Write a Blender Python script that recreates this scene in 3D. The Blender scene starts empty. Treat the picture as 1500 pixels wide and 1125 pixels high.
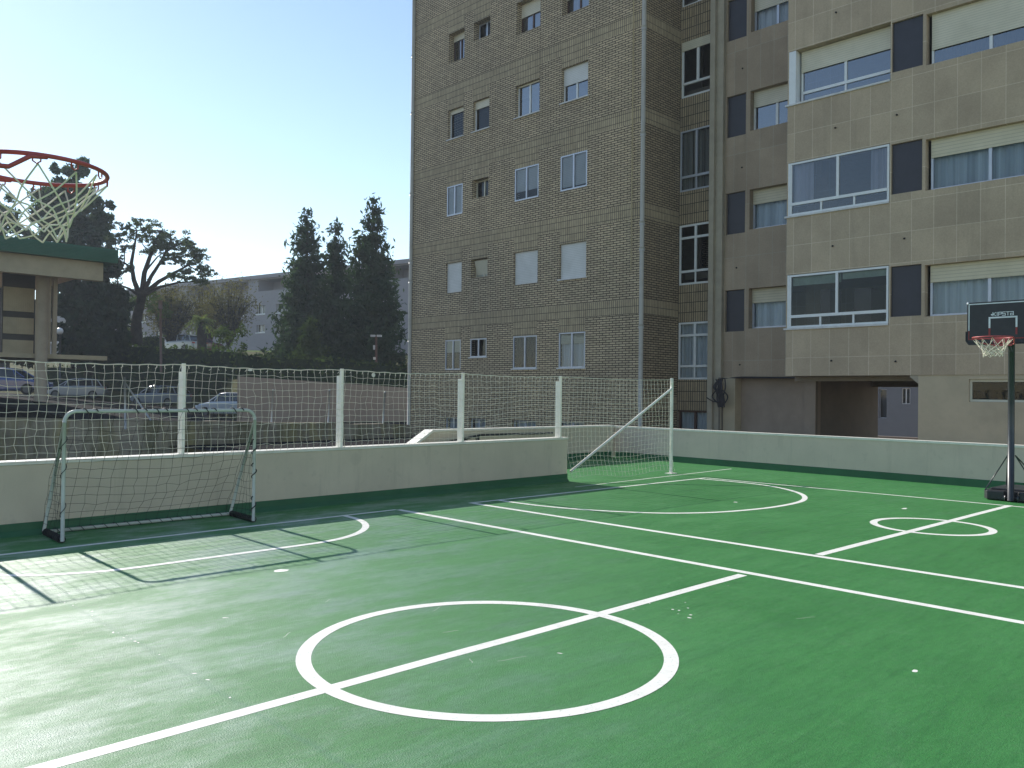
import bpy, math, random
import numpy as np
from mathutils import Vector, Matrix
random.seed(7); rng = np.random.default_rng(7)
scene = bpy.context.scene
COL = scene.collection
R = math.radians

# ------------------------------------------------------------------ camera
CW, FPX, CX, CY, CAMZ = 1500.0, 1218.11, 750.0, 562.5, 1.4
def cam_axes():
    y, p, ro = R(45.4147), R(0.5953), R(0.667)
    F = Vector((math.cos(y)*math.cos(p), math.sin(y)*math.cos(p), math.sin(p)))
    r = F.cross(Vector((0, 0, 1))).normalized(); u = r.cross(F)
    return r*math.cos(ro)+u*math.sin(ro), u*math.cos(ro)-r*math.sin(ro), F
CR, CU, CF = cam_axes()
cd = bpy.data.cameras.new('camera'); cam = bpy.data.objects.new('camera', cd); COL.objects.link(cam)
cd.sensor_fit = 'HORIZONTAL'; cd.sensor_width = 36.0; cd.lens = FPX/CW*36.0
cd.clip_start = 0.05; cd.clip_end = 20000
M = Matrix((CR, CU, -CF)).transposed().to_4x4(); M.translation = (0, 0, CAMZ)
cam.matrix_world = M; scene.camera = cam
def at(px, py, D):
    """World point seen at photo pixel (px,py) at depth D metres."""
    return Vector((0, 0, CAMZ)) + (CF + CR*((px-CX)/FPX) - CU*((py-CY)/FPX))*D

# ------------------------------------------------------------------ light
HAZE = .0006
SUN_EL, SUN_AZ = R(30.0), R(1.3)
sv = Vector((math.sin(SUN_AZ)*math.cos(SUN_EL), math.cos(SUN_AZ)*math.cos(SUN_EL), math.sin(SUN_EL)))
sl = bpy.data.lights.new('sun', 'SUN'); so = bpy.data.objects.new('sun', sl); COL.objects.link(so)
sl.energy = 4.2; sl.angle = R(0.53); sl.color = (1.0, 0.955, 0.88)
so.rotation_euler = sv.to_track_quat('Z', 'Y').to_euler(); so.location = (0, 30, 30)
w = bpy.data.worlds.new('World'); scene.world = w; w.use_nodes = True
nt = w.node_tree; bg = nt.nodes['Background']
sky = nt.nodes.new('ShaderNodeTexSky'); sky.sky_type = 'NISHITA'; sky.sun_disc = False
sky.sun_elevation = SUN_EL; sky.sun_rotation = SUN_AZ; sky.altitude = 50
sky.air_density = 1.0; sky.dust_density = 0.08; sky.ozone_density = 0.7
nt.links.new(sky.outputs[0], bg.inputs[0]); bg.inputs[1].default_value = 0.122
scene.view_settings.view_transform = 'Standard'; scene.view_settings.look = 'None'
scene.view_settings.exposure = 0.62; scene.view_settings.gamma = 1

# ------------------------------------------------------------------ materials
MATS = {}
def srgb(r, g, b):
    f = lambda c: c/12.92 if c <= .04045 else ((c+.055)/1.055)**2.4
    return (f(r/255), f(g/255), f(b/255), 1)
class NB:
    def __init__(s, name):
        s.m = bpy.data.materials.new(name); s.m.use_nodes = True; s.t = s.m.node_tree
        s.b = s.t.nodes['Principled BSDF']; s.out = s.t.nodes['Material Output']
    def n(s, kind, **kw):
        o = s.t.nodes.new('ShaderNode'+kind)
        for k, v in kw.items():
            if k in o.inputs: o.inputs[k].default_value = v
            else: setattr(o, k, v)
        return o
    def l(s, a, b): s.t.links.new(a, b)
    def ramp(s, fac, stops):
        r = s.n('ValToRGB'); e = r.color_ramp.elements
        while len(e) < len(stops): e.new(.5)
        for q, (p, c) in zip(e, stops): q.position = p; q.color = c if len(c) == 4 else (*c, 1)
        s.l(fac, r.inputs[0]); return r.outputs[0]
    def noise(s, vec, scale, detail=4, rough=.6):
        o = s.n('TexNoise', Scale=scale, Detail=detail, Roughness=rough); s.l(vec, o.inputs['Vector']); return o.outputs['Fac']
    def mix(s, fac, a, b, mode='MIX'):
        o = s.n('Mix', data_type='RGBA', blend_type=mode)
        for v, i in ((fac, 0), (a, 6), (b, 7)):
            if hasattr(v, 'links') or hasattr(v, 'is_linked'): s.l(v, o.inputs[i])
            else: o.inputs[i].default_value = v
        return o.outputs[2]
    def bump(s, h, strength=.3, dist=.01):
        o = s.n('Bump', Strength=strength, Distance=dist); s.l(h, o.inputs['Height']); s.l(o.outputs[0], s.b.inputs['Normal'])
def mat(name, col, rough=.6, metal=0.0, var=.12, scale=6, dirt=None, bump=0, spec=.5, coat=0):
    """Plain painted / cast material with a little uneven wear in it."""
    if name in MATS: return MATS[name]
    k = NB(name); g = k.n('NewGeometry')
    f = k.noise(g.outputs['Position'], scale, 5, .65)
    c = Vector(col[:3])
    a = tuple(min(1, v*(1-var)) for v in c)+(1,); b = tuple(min(1, v*(1+var)) for v in c)+(1,)
    o = k.ramp(f, [(.3, a), (.7, b)])
    if dirt:
        f2 = k.noise(g.outputs['Position'], scale*.35, 6, .7)
        m = k.ramp(f2, [(.5, (0, 0, 0)), (.75, (dirt[1],)*3)])
        o = k.mix(m, o, (*dirt[0], 1))
    k.l(o, k.b.inputs['Base Color']); k.b.inputs['Roughness'].default_value = rough
    k.b.inputs['Metallic'].default_value = metal; k.b.inputs['Specular IOR Level'].default_value = spec
    k.b.inputs['Coat Weight'].default_value = coat
    if bump: k.bump(k.noise(g.outputs['Position'], 60, 4), bump, .01)
    MATS[name] = k.m; return k.m

def m_court():
    k = NB('green_court_paint'); g = k.n('NewGeometry'); P = g.outputs['Position']
    big = k.noise(P, .55, 5, .6)
    base = k.ramp(big, [(.3, (.035, .190, .042)), (.7, (.052, .230, .060))])
    mp = k.n('Mapping'); mp.inputs['Scale'].default_value = (.62, 1.25, 1); mp.inputs['Rotation'].default_value = (0, 0, .08); k.l(P, mp.inputs[0])
    dust_glare = k.noise(mp.outputs[0], 1.7, 9, .72)
    grad = k.n('SeparateXYZ'); k.l(P, grad.inputs[0])
    # dust and sun glare painted into the colour, growing towards the sunward left
    mr = k.n('MapRange'); mr.inputs[1].default_value = -1.2; mr.inputs[2].default_value = 3.4; dd = k.n('Math', operation='MULTIPLY_ADD'); k.l(grad.outputs[0], dd.inputs[0]); dd.inputs[1].default_value = -.9; k.l(grad.outputs[1], dd.inputs[2]); k.l(dd.outputs[0], mr.inputs[0])
    dm = k.ramp(dust_glare, [(.44, (0, 0, 0)), (.62, (1, 1, 1))])
    mm = k.n('Math', operation='MULTIPLY'); k.l(dm, mm.inputs[0]); k.l(mr.outputs[0], mm.inputs[1])
    m2 = k.n('Math', operation='MULTIPLY_ADD'); k.l(mm.outputs[0], m2.inputs[0]); m2.inputs[1].default_value = .66; m2.inputs[2].default_value = 0.0
    dm2 = k.ramp(dust_glare, [(.52, (0, 0, 0)), (.75, (.10, .10, .10))])
    ma = k.n('Math', operation='ADD'); k.l(m2.outputs[0], ma.inputs[0]); k.l(dm2, ma.inputs[1])
    c = k.mix(ma.outputs[0], base, (.28, .38, .32, 1))
    mp4 = k.n('Mapping'); mp4.inputs['Scale'].default_value = (.5, 4.5, 1); mp4.inputs['Rotation'].default_value = (0, 0, .12); k.l(P, mp4.inputs[0])
    stk = k.ramp(k.noise(mp4.outputs[0], 2.2, 7, .75), [(.3, (.80, .84, .84)), (.5, (1, 1, 1)), (.72, (1.14, 1.08, 1.08))]); c = k.mix(1.0, c, stk, 'MULTIPLY')
    pat = k.ramp(k.noise(P, 5, 6, .75), [(.55, (0, 0, 0)), (.85, (.14, .14, .14))]); c = k.mix(pat, c, (.30, .40, .29, 1))
    wv = k.n('Math', operation='MULTIPLY_ADD'); k.l(k.noise(P, 2.5, 5, .7), wv.inputs[0]); wv.inputs[1].default_value = .09; wv.inputs[2].default_value = -1.805
    ad = k.n('Math', operation='ADD'); k.l(grad.outputs[0], ad.inputs[0]); k.l(wv.outputs[0], ad.inputs[1]); ab = k.n('Math', operation='ABSOLUTE'); k.l(ad.outputs[0], ab.inputs[0])
    sm = k.ramp(ab.outputs[0], [(0, (.5, .5, .5)), (.010, (.35, .35, .35)), (.03, (0, 0, 0))]); c = k.mix(sm, c, (.035, .17, .075, 1))
    mp5 = k.n('Mapping'); mp5.inputs['Scale'].default_value = (3.0, 16, 1); mp5.inputs['Rotation'].default_value = (0, 0, -.1); k.l(P, mp5.inputs[0])
    fs = k.ramp(k.noise(mp5.outputs[0], 2.0, 6, .8), [(.32, (.82, .85, .85)), (.5, (1, 1, 1)), (.70, (1.16, 1.12, 1.12))]); c = k.mix(1.0, c, fs, 'MULTIPLY')
    mp6 = k.n('Mapping'); mp6.inputs['Scale'].default_value = (10, 2.2, 1); mp6.inputs['Rotation'].default_value = (0, 0, .5); k.l(P, mp6.inputs[0])
    hs = k.ramp(k.noise(mp6.outputs[0], 2.0, 6, .8), [(.60, (0, 0, 0)), (.78, (.17, .17, .17))]); c = k.mix(hs, c, (.20, .34, .20, 1))
    gr = k.ramp(k.noise(P, 45, 4, .8), [(.3, (.80, .82, .82)), (.7, (1.18, 1.14, 1.14))]); c = k.mix(1.0, c, gr, 'MULTIPLY')
    sp = k.noise(P, 190, 2, .5)
    spk = k.ramp(sp, [(.62, (0, 0, 0)), (.76, (.35, .35, .35))])
    c = k.mix(spk, c, (.36, .46, .33, 1))
    sp3 = k.ramp(k.noise(P, 95, 2, .5), [(.28, (.55, .55, .55)), (.40, (0, 0, 0))])
    c = k.mix(sp3, c, (.02, .10, .035, 1))
    vo = k.n('TexVoronoi', Scale=.55); vo.feature = 'F1'; k.l(P, vo.inputs['Vector'])
    fl = k.ramp(vo.outputs['Distance'], [(.0, (.8, .8, .8)), (.004, (.6, .6, .6)), (.007, (0, 0, 0))])
    c = k.mix(fl, c, (.6, .62, .55, 1))
    k.l(c, k.b.inputs['Base Color'])
    rr = k.n('MapRange'); rr.inputs[3].default_value = .62; rr.inputs[4].default_value = .40; k.l(k.ramp(dust_glare, [(.40, (0, 0, 0)), (.62, (1, 1, 1))]), rr.inputs[0]); k.l(rr.outputs[0], k.b.inputs['Roughness'])
    k.b.inputs['Specular IOR Level'].default_value = .45
    n1 = k.noise(P, 140, 3, .7)
    k.bump(n1, .6, .006)
    MATS['court'] = k.m; return k.m
def m_line():
    k = NB('white_line_paint'); P = k.n('NewGeometry').outputs['Position']
    f = k.noise(P, 9, 6, .7); c = k.ramp(f, [(.3, (.76, .73, .66)), (.6, (.88, .86, .79))])
    s = k.ramp(k.noise(P, 60, 3), [(.60, (0, 0, 0)), (.74, (.75, .75, .75))]); c = k.mix(s, c, (.16, .33, .18, 1))
    s = k.ramp(k.noise(P, 2.3, 7, .75), [(.56, (0, 0, 0)), (.72, (.45, .45, .45))]); c = k.mix(s, c, (.42, .46, .38, 1))
    k.l(c, k.b.inputs['Base Color']); k.b.inputs['Roughness'].default_value = .6; MATS['line'] = k.m; return k.m
def m_brick(name, bw, rh, off, c1, c2, mort, ms, dy=0.0):
    k = NB(name); uv = k.n('UVMap'); mp = k.n('Mapping'); mp.inputs['Location'].default_value = (0, dy, 0); k.l(uv.outputs[0], mp.inputs[0])
    b = k.n('TexBrick'); b.offset = off; b.squash = 1
    for i, v in (('Color1', c1), ('Color2', c2), ('Mortar', mort)): b.inputs[i].default_value = (*v, 1)
    b.inputs['Scale'].default_value = 1; b.inputs['Mortar Size'].default_value = ms; b.inputs['Mortar Smooth'].default_value = .15
    b.inputs['Bias'].default_value = 0; b.inputs['Brick Width'].default_value = bw; b.inputs['Row Height'].default_value = rh
    k.l(mp.outputs[0], b.inputs['Vector'])
    P = k.n('NewGeometry').outputs['Position']
    v = k.ramp(k.noise(P, .35, 5, .6), [(.3, (.86, .86, .86)), (.7, (1.10, 1.08, 1.04))])
    c = k.mix(1.0, b.outputs['Color'], v, 'MULTIPLY')
    s = k.ramp(k.noise(P, 7, 4, .7), [(.3, (.86, .86, .86)), (.7, (1.1, 1.1, 1.1))]); c = k.mix(1.0, c, s, 'MULTIPLY')
    mpv = k.n('Mapping'); mpv.inputs['Scale'].default_value = (1, 1.2, .12); k.l(P, mpv.inputs[0])
    st = k.ramp(k.noise(mpv.outputs[0], 1.4, 5, .7), [(.55, (0, 0, 0)), (.8, (.35, .35, .35))]); c = k.mix(st, c, (mort[0]*1.4, mort[1]*1.3, mort[2]*1.2, 1))
    k.l(c, k.b.inputs['Base Color']); k.b.inputs['Roughness'].default_value = .85; k.b.inputs['Specular IOR Level'].default_value = .25
    k.bump(b.outputs['Fac'], -.5, .012); MATS[name] = k.m; return k.m
def m_stone(name, cA, cB, joint, width=.472, row=.705, dx=0.0, dy=0.0):
    k = NB(name); uv = k.n('UVMap'); mp = k.n('Mapping'); mp.inputs['Location'].default_value = (dx, dy, 0); k.l(uv.outputs[0], mp.inputs[0])
    b = k.n('TexBrick'); b.offset = 0; b.squash = 1
    for i, v in (('Color1', cA), ('Color2', cB), ('Mortar', joint)): b.inputs[i].default_value = (*v, 1)
    b.inputs['Scale'].default_value = 1; b.inputs['Mortar Size'].default_value = .009; b.inputs['Mortar Smooth'].default_value = .6
    b.inputs['Brick Width'].default_value = width; b.inputs['Row Height'].default_value = row
    k.l(mp.outputs[0], b.inputs['Vector'])
    P = k.n('NewGeometry').outputs['Position']
    v = k.ramp(k.noise(P, .9, 6, .65), [(.3, (.86, .84, .82)), (.7, (1.1, 1.09, 1.06))]); c = k.mix(1.0, b.outputs['Color'], v, 'MULTIPLY')
    s = k.ramp(k.noise(P, 28, 4, .7), [(.3, (.90, .90, .90)), (.7, (1.08, 1.08, 1.08))]); c = k.mix(1.0, c, s, 'MULTIPLY')
    mpv = k.n('Mapping'); mpv.inputs['Scale'].default_value = (1, 1.5, .15); k.l(P, mpv.inputs[0])
    st = k.ramp(k.noise(mpv.outputs[0], 1.3, 6, .7), [(.55, (0, 0, 0)), (.8, (.4, .4, .4))]); c = k.mix(st, c, (.20, .17, .12, 1))
    k.l(c, k.b.inputs['Base Color']); k.b.inputs['Roughness'].default_value = .8; k.b.inputs['Specular IOR Level'].default_value = .25
    k.bump(k.noise(P, 45, 4), .15, .01); MATS[name] = k.m; return k.m
def m_slat(name, col, pitch=.05, rough=.5):
    k = NB(name); uv = k.n('UVMap'); sx = k.n('SeparateXYZ'); k.l(uv.outputs[0], sx.inputs[0])
    a = k.n('Math', operation='DIVIDE'); k.l(sx.outputs[1], a.inputs[0]); a.inputs[1].default_value = pitch
    f = k.n('Math', operation='FRACT'); k.l(a.outputs[0], f.inputs[0])
    g = k.ramp(f.outputs[0], [(0, (.55, .55, .55)), (.14, (.98, .98, .98)), (.8, (1, 1, 1)), (1, (.86, .86, .86))])
    P = k.n('NewGeometry').outputs['Position']; v = k.ramp(k.noise(P, 2.2, 5), [(.3, (.9, .9, .88)), (.7, (1.05, 1.05, 1.05))])
    c = k.mix(1.0, (*col, 1), g, 'MULTIPLY'); c = k.mix(1.0, c, v, 'MULTIPLY')
    k.l(c, k.b.inputs['Base Color']); k.b.inputs['Roughness'].default_value = rough; k.bump(f.outputs[0], .4, .01); MATS[name] = k.m; return k.m
def m_curtain(name, a, b, pitch=.16):
    k = NB(name); uv = k.n('UVMap'); mp = k.n('Mapping'); mp.inputs['Scale'].default_value = (1/pitch, .04, 1); k.l(uv.outputs[0], mp.inputs[0])
    c = k.ramp(k.noise(mp.outputs[0], 1.0, 4, .6), [(.3, a), (.65, b)])
    k.l(c, k.b.inputs['Base Color']); k.b.inputs['Roughness'].default_value = .9; MATS[name] = k.m; return k.m
def m_glass(name, tint=(.75, .8, .85), ior=1.42, alpha=.86, base=(.01, .013, .02)):
    k = NB(name); t = k.t
    tr = k.n('BsdfTransparent'); tr.inputs[0].default_value = (*tint, 1)
    gl = k.n('BsdfGlossy'); gl.inputs['Roughness'].default_value = .02; gl.inputs[0].default_value = (.95, .97, 1, 1)
    fr = k.n('Fresnel'); fr.inputs['IOR'].default_value = ior
    P = k.n('NewGeometry').outputs['Position']
    bm = k.n('Bump', Strength=.05, Distance=.02); k.l(k.noise(P, 1.6, 2), bm.inputs['Height']); k.l(bm.outputs[0], gl.inputs['Normal'])
    mx = k.n('MixShader'); k.l(fr.outputs[0], mx.inputs[0]); k.l(tr.outputs[0], mx.inputs[1]); k.l(gl.outputs[0], mx.inputs[2])
    k.l(mx.outputs[0], k.out.inputs[0]); MATS[name] = k.m; return k.m
def m_leaf(name, a, b, trans=.3):
    k = NB(name); P = k.n('NewGeometry').outputs['Position']
    f = k.noise(P, .8, 5, .7); c = k.ramp(f, [(.3, a), (.7, b)])
    s = k.ramp(k.noise(P, 6, 3), [(.3, (.75, .75, .75)), (.7, (1.2, 1.2, 1.2))]); c = k.mix(1.0, c, s, 'MULTIPLY')
    d = k.n('BsdfDiffuse'); t = k.n('BsdfTranslucent'); k.l(c, d.inputs[0])
    c2 = k.mix(1.0, c, (1.1, 1.25, .6, 1), 'MULTIPLY'); k.l(c2, t.inputs[0])
    mx = k.n('MixShader'); mx.inputs[0].default_value = trans; k.l(d.outputs[0], mx.inputs[1]); k.l(t.outputs[0], mx.inputs[2])
    k.l(mx.outputs[0], k.out.inputs[0]); MATS[name] = k.m; return k.m
def m_ground(name, a, b, scale=1.2, rough=.9):
    k = NB(name); P = k.n('NewGeometry').outputs['Position']
    c = k.ramp(k.noise(P, scale, 8, .7), [(.3, a), (.7, b)])
    s = k.ramp(k.noise(P, 30, 3), [(.3, (.85, .85, .85)), (.7, (1.15, 1.15, 1.15))]); c = k.mix(1.0, c, s, 'MULTIPLY')
    k.l(c, k.b.inputs['Base Color']); k.b.inputs['Roughness'].default_value = rough; k.b.inputs['Specular IOR Level'].default_value = .02; k.bump(k.noise(P, 40, 4), .3, .02); MATS[name] = k.m; return k.m
def m_mossy():
    k = NB('mossy_concrete'); P = k.n('NewGeometry').outputs['Position']
    c = k.ramp(k.noise(P, .6, 8, .7), [(.3, (.14, .115, .09)), (.5, (.32, .27, .21)), (.7, (.46, .40, .31))])
    mp = k.n('Mapping'); mp.inputs['Scale'].default_value = (1, 1, .2); k.l(P, mp.inputs[0])
    s = k.ramp(k.noise(mp.outputs[0], 1.2, 6, .75), [(.42, (0, 0, 0)), (.6, (.8, .8, .8))]); c = k.mix(s, c, (.12, .11, .045, 1))
    s2 = k.ramp(k.noise(mp.outputs[0], .7, 5, .7), [(.52, (0, 0, 0)), (.66, (.7, .7, .7))]); c = k.mix(s2, c, (.38, .32, .13, 1))
    k.l(c, k.b.inputs['Base Color']); k.b.inputs['Roughness'].default_value = .95; k.bump(k.noise(P, 8, 6), .6, .04); MATS['mossy'] = k.m; return k.m

m_court(); m_line(); m_mossy()
m_brick('brick', .25, .0702, .5, (.59, .475, .315), (.45, .36, .24), (.060, .042, .036), .0125)
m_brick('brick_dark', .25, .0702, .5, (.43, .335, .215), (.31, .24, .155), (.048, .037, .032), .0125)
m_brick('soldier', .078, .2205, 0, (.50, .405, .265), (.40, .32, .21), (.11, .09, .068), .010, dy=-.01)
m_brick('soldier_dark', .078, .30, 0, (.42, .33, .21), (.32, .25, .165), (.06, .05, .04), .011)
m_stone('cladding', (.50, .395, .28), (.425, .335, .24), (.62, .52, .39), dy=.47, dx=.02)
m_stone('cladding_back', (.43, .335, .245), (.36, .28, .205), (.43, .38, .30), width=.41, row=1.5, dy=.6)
m_slat('shutter_white', (.66, .65, .63), .055); m_slat('shutter_cream', (.66, .60, .47), .055); m_slat('shutter_beige', (.62, .55, .40), .075)
m_slat('corrugated', (.45, .41, .33), .5)
m_curtain('curtain_white', (.42, .43, .44), (.86, .86, .85)); m_curtain('curtain_blue', (.30, .33, .36), (.76, .80, .82), .2); m_curtain('curtain_brown', (.045, .03, .022), (.10, .07, .05), .3)
m_curtain('curtain_strip', (.015, .015, .015), (.40, .38, .33), .10)
m_glass('glass'); m_glass('glass_mid', (.66, .68, .78), 2.0); m_glass('glass_sky', (.5, .55, .7), 2.9)
m_leaf('leaf_conifer', (.022, .044, .028), (.058, .09, .052), .28); m_leaf('leaf_pine', (.040, .07, .05), (.09, .13, .085), .35)
m_leaf('leaf_autumn', (.075, .072, .036), (.15, .12, .06), .35); m_leaf('leaf_green', (.035, .06, .015), (.09, .12, .03), .35)
m_leaf('leaf_hedge', (.028, .05, .018), (.07, .10, .035), .3); m_leaf('leaf_palm', (.10, .14, .04), (.25, .27, .11), .35)
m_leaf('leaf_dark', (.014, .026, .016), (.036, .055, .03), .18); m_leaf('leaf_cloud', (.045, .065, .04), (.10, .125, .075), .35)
m_ground('asphalt', (.010, .010, .011), (.022, .021, .022)); m_ground('earth', (.06, .065, .03), (.11, .11, .05), .3)
m_ground('lawn', (.06, .11, .02), (.12, .17, .04)); m_ground('paving', (.22, .185, .14), (.32, .27, .21))
m_ground('bark', (.02, .015, .012), (.06, .05, .04), 3)
def m_wall(name, col, foot):
    k = NB(name); P = k.n('NewGeometry').outputs['Position']
    c = k.ramp(k.noise(P, 1.4, 6, .65), [(.3, tuple(v*.90 for v in col)), (.7, tuple(v*1.05 for v in col))])
    mp = k.n('Mapping'); mp.inputs['Scale'].default_value = (3.2, 3.2, .28); k.l(P, mp.inputs[0])
    d = k.ramp(k.noise(mp.outputs[0], 1.6, 6, .75), [(.54, (0, 0, 0)), (.72, (.42, .42, .42))]); c = k.mix(d, c, tuple(v*.62 for v in col)+(1,))
    b = k.ramp(k.noise(P, 9, 3, .5), [(.64, (0, 0, 0)), (.70, (.22, .22, .22))]); c = k.mix(b, c, tuple(v*.7 for v in col)+(1,))
    v = k.n('TexVoronoi', Scale=1.1); k.l(P, v.inputs['Vector']); q = k.ramp(v.outputs['Distance'], [(.0, (.4, .4, .4)), (.07, (.25, .25, .25)), (.10, (0, 0, 0))]); c = k.mix(q, c, tuple(x*.72 for x in col)+(1,))
    k.l(c, k.b.inputs['Base Color']); k.b.inputs['Roughness'].default_value = .78; k.b.inputs['Specular IOR Level'].default_value = .25
    k.bump(k.noise(P, 55, 4), .15, .01); return k.m
WALLP = m_wall('wall_paint', (.60, .50, .375), 0)
WALLG = m_wall('wall_paint_grey', (.62, .50, .405), 0)
CAP = mat('cap_white', (.74, .70, .61), .6, var=.06, dirt=((.45, .42, .34), .5), scale=8)
PLINTH = mat('plinth_green', (.020, .105, .042), .55, var=.12, scale=3, dirt=((.06, .15, .07), .4))
POSTW = mat('post_white', (.84, .81, .72), .45, var=.05, dirt=((.42, .38, .30), .45), scale=9)
NETW = mat('net_white', (.80, .73, .58), .8, var=.1, scale=20)
NETB = mat('net_black', (.012, .012, .012), .8, var=.2, scale=20)
GOALP = mat('goal_paint', (.52, .525, .46), .4, var=.06, dirt=((.25, .22, .17), .4), scale=12)
STRAP = mat('strap_black', (.012, .012, .013), .6)
BLACKP = mat('black_plastic', (.022, .022, .026), .45, var=.2, scale=14)
POLE = mat('pole_black', (.035, .038, .042), .35, var=.15, scale=10)
RED = mat('rim_red', (.46, .075, .075), .45, var=.12, scale=30, dirt=((.2, .03, .03), .4))
LOGO = mat('print_white', (.72, .73, .74), .5); LINER = mat('print_red', (.28, .03, .03), .5)
FW = mat('frame_white', (.74, .74, .73), .4, var=.04); FA = mat('frame_alu', (.50, .52, .58), .35, metal=.3, var=.05)
FB = mat('frame_brown', (.075, .035, .025), .5, var=.15); FC = mat('frame_cream', (.60, .56, .44), .5, var=.05)
SILL = mat('sill_stone', (.62, .60, .58), .7); PIPE = mat('pipe_grey', (.42, .40, .36), .5, var=.06, dirt=((.22, .19, .14), .5), scale=4)
PANEL = mat('panel_dark', (.030, .028, .038), .45, var=.15, scale=3); CONC = mat('concrete_pillar', (.40, .345, .26), .85, var=.1, scale=3, dirt=((.24, .20, .15), .4), bump=.2)
REND = mat('render_beige', (.48, .395, .27), .9, var=.08, scale=2, dirt=((.30, .25, .18), .4), bump=.25)
REND2 = mat('render_mauve', (.30, .245, .205), .9, var=.08, scale=1.2, dirt=((.20, .17, .14), .5), bump=.2)
REND3 = mat('render_pale', (.22, .225, .245), .9, var=.05, scale=2)
SOFF = mat('soffit', (.24, .20, .16), .9, var=.1); ROOFM = mat('roof_gravel', (.2, .19, .17), .9)
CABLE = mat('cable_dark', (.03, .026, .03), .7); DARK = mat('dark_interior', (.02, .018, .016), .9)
GREENR = mat('roof_green', (.030, .135, .085), .5, var=.12, scale=2); BEIGE = mat('fascia_beige', (.42, .35, .23), .7, var=.1, scale=2, dirt=((.25, .2, .13), .5))
COLUMN = mat('column_beige', (.40, .33, .24), .8, var=.08, scale=3, dirt=((.25, .2, .15), .4))
GREYB = mat('far_render', (.30, .28, .29), .9, var=.07, scale=.5); LAMPP = mat('lamp_pole', (.13, .07, .05), .6, var=.2); GLOBE = mat('lamp_globe', (.72, .72, .72), .3)
TYRE = mat('tyre', (.015, .015, .015), .8); RIMM = mat('wheel_rim', (.12, .12, .125), .5, metal=.3); LIGHTM = mat('headlight', (.8, .8, .82), .15); TAILM = mat('tail_light', (.4, .02, .02), .2)
CARG = mat('car_glass', (.015, .02, .025), .05, spec=.9)
GALV = mat('galvanised', (.42, .42, .42), .45, metal=.5, var=.1)

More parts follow.
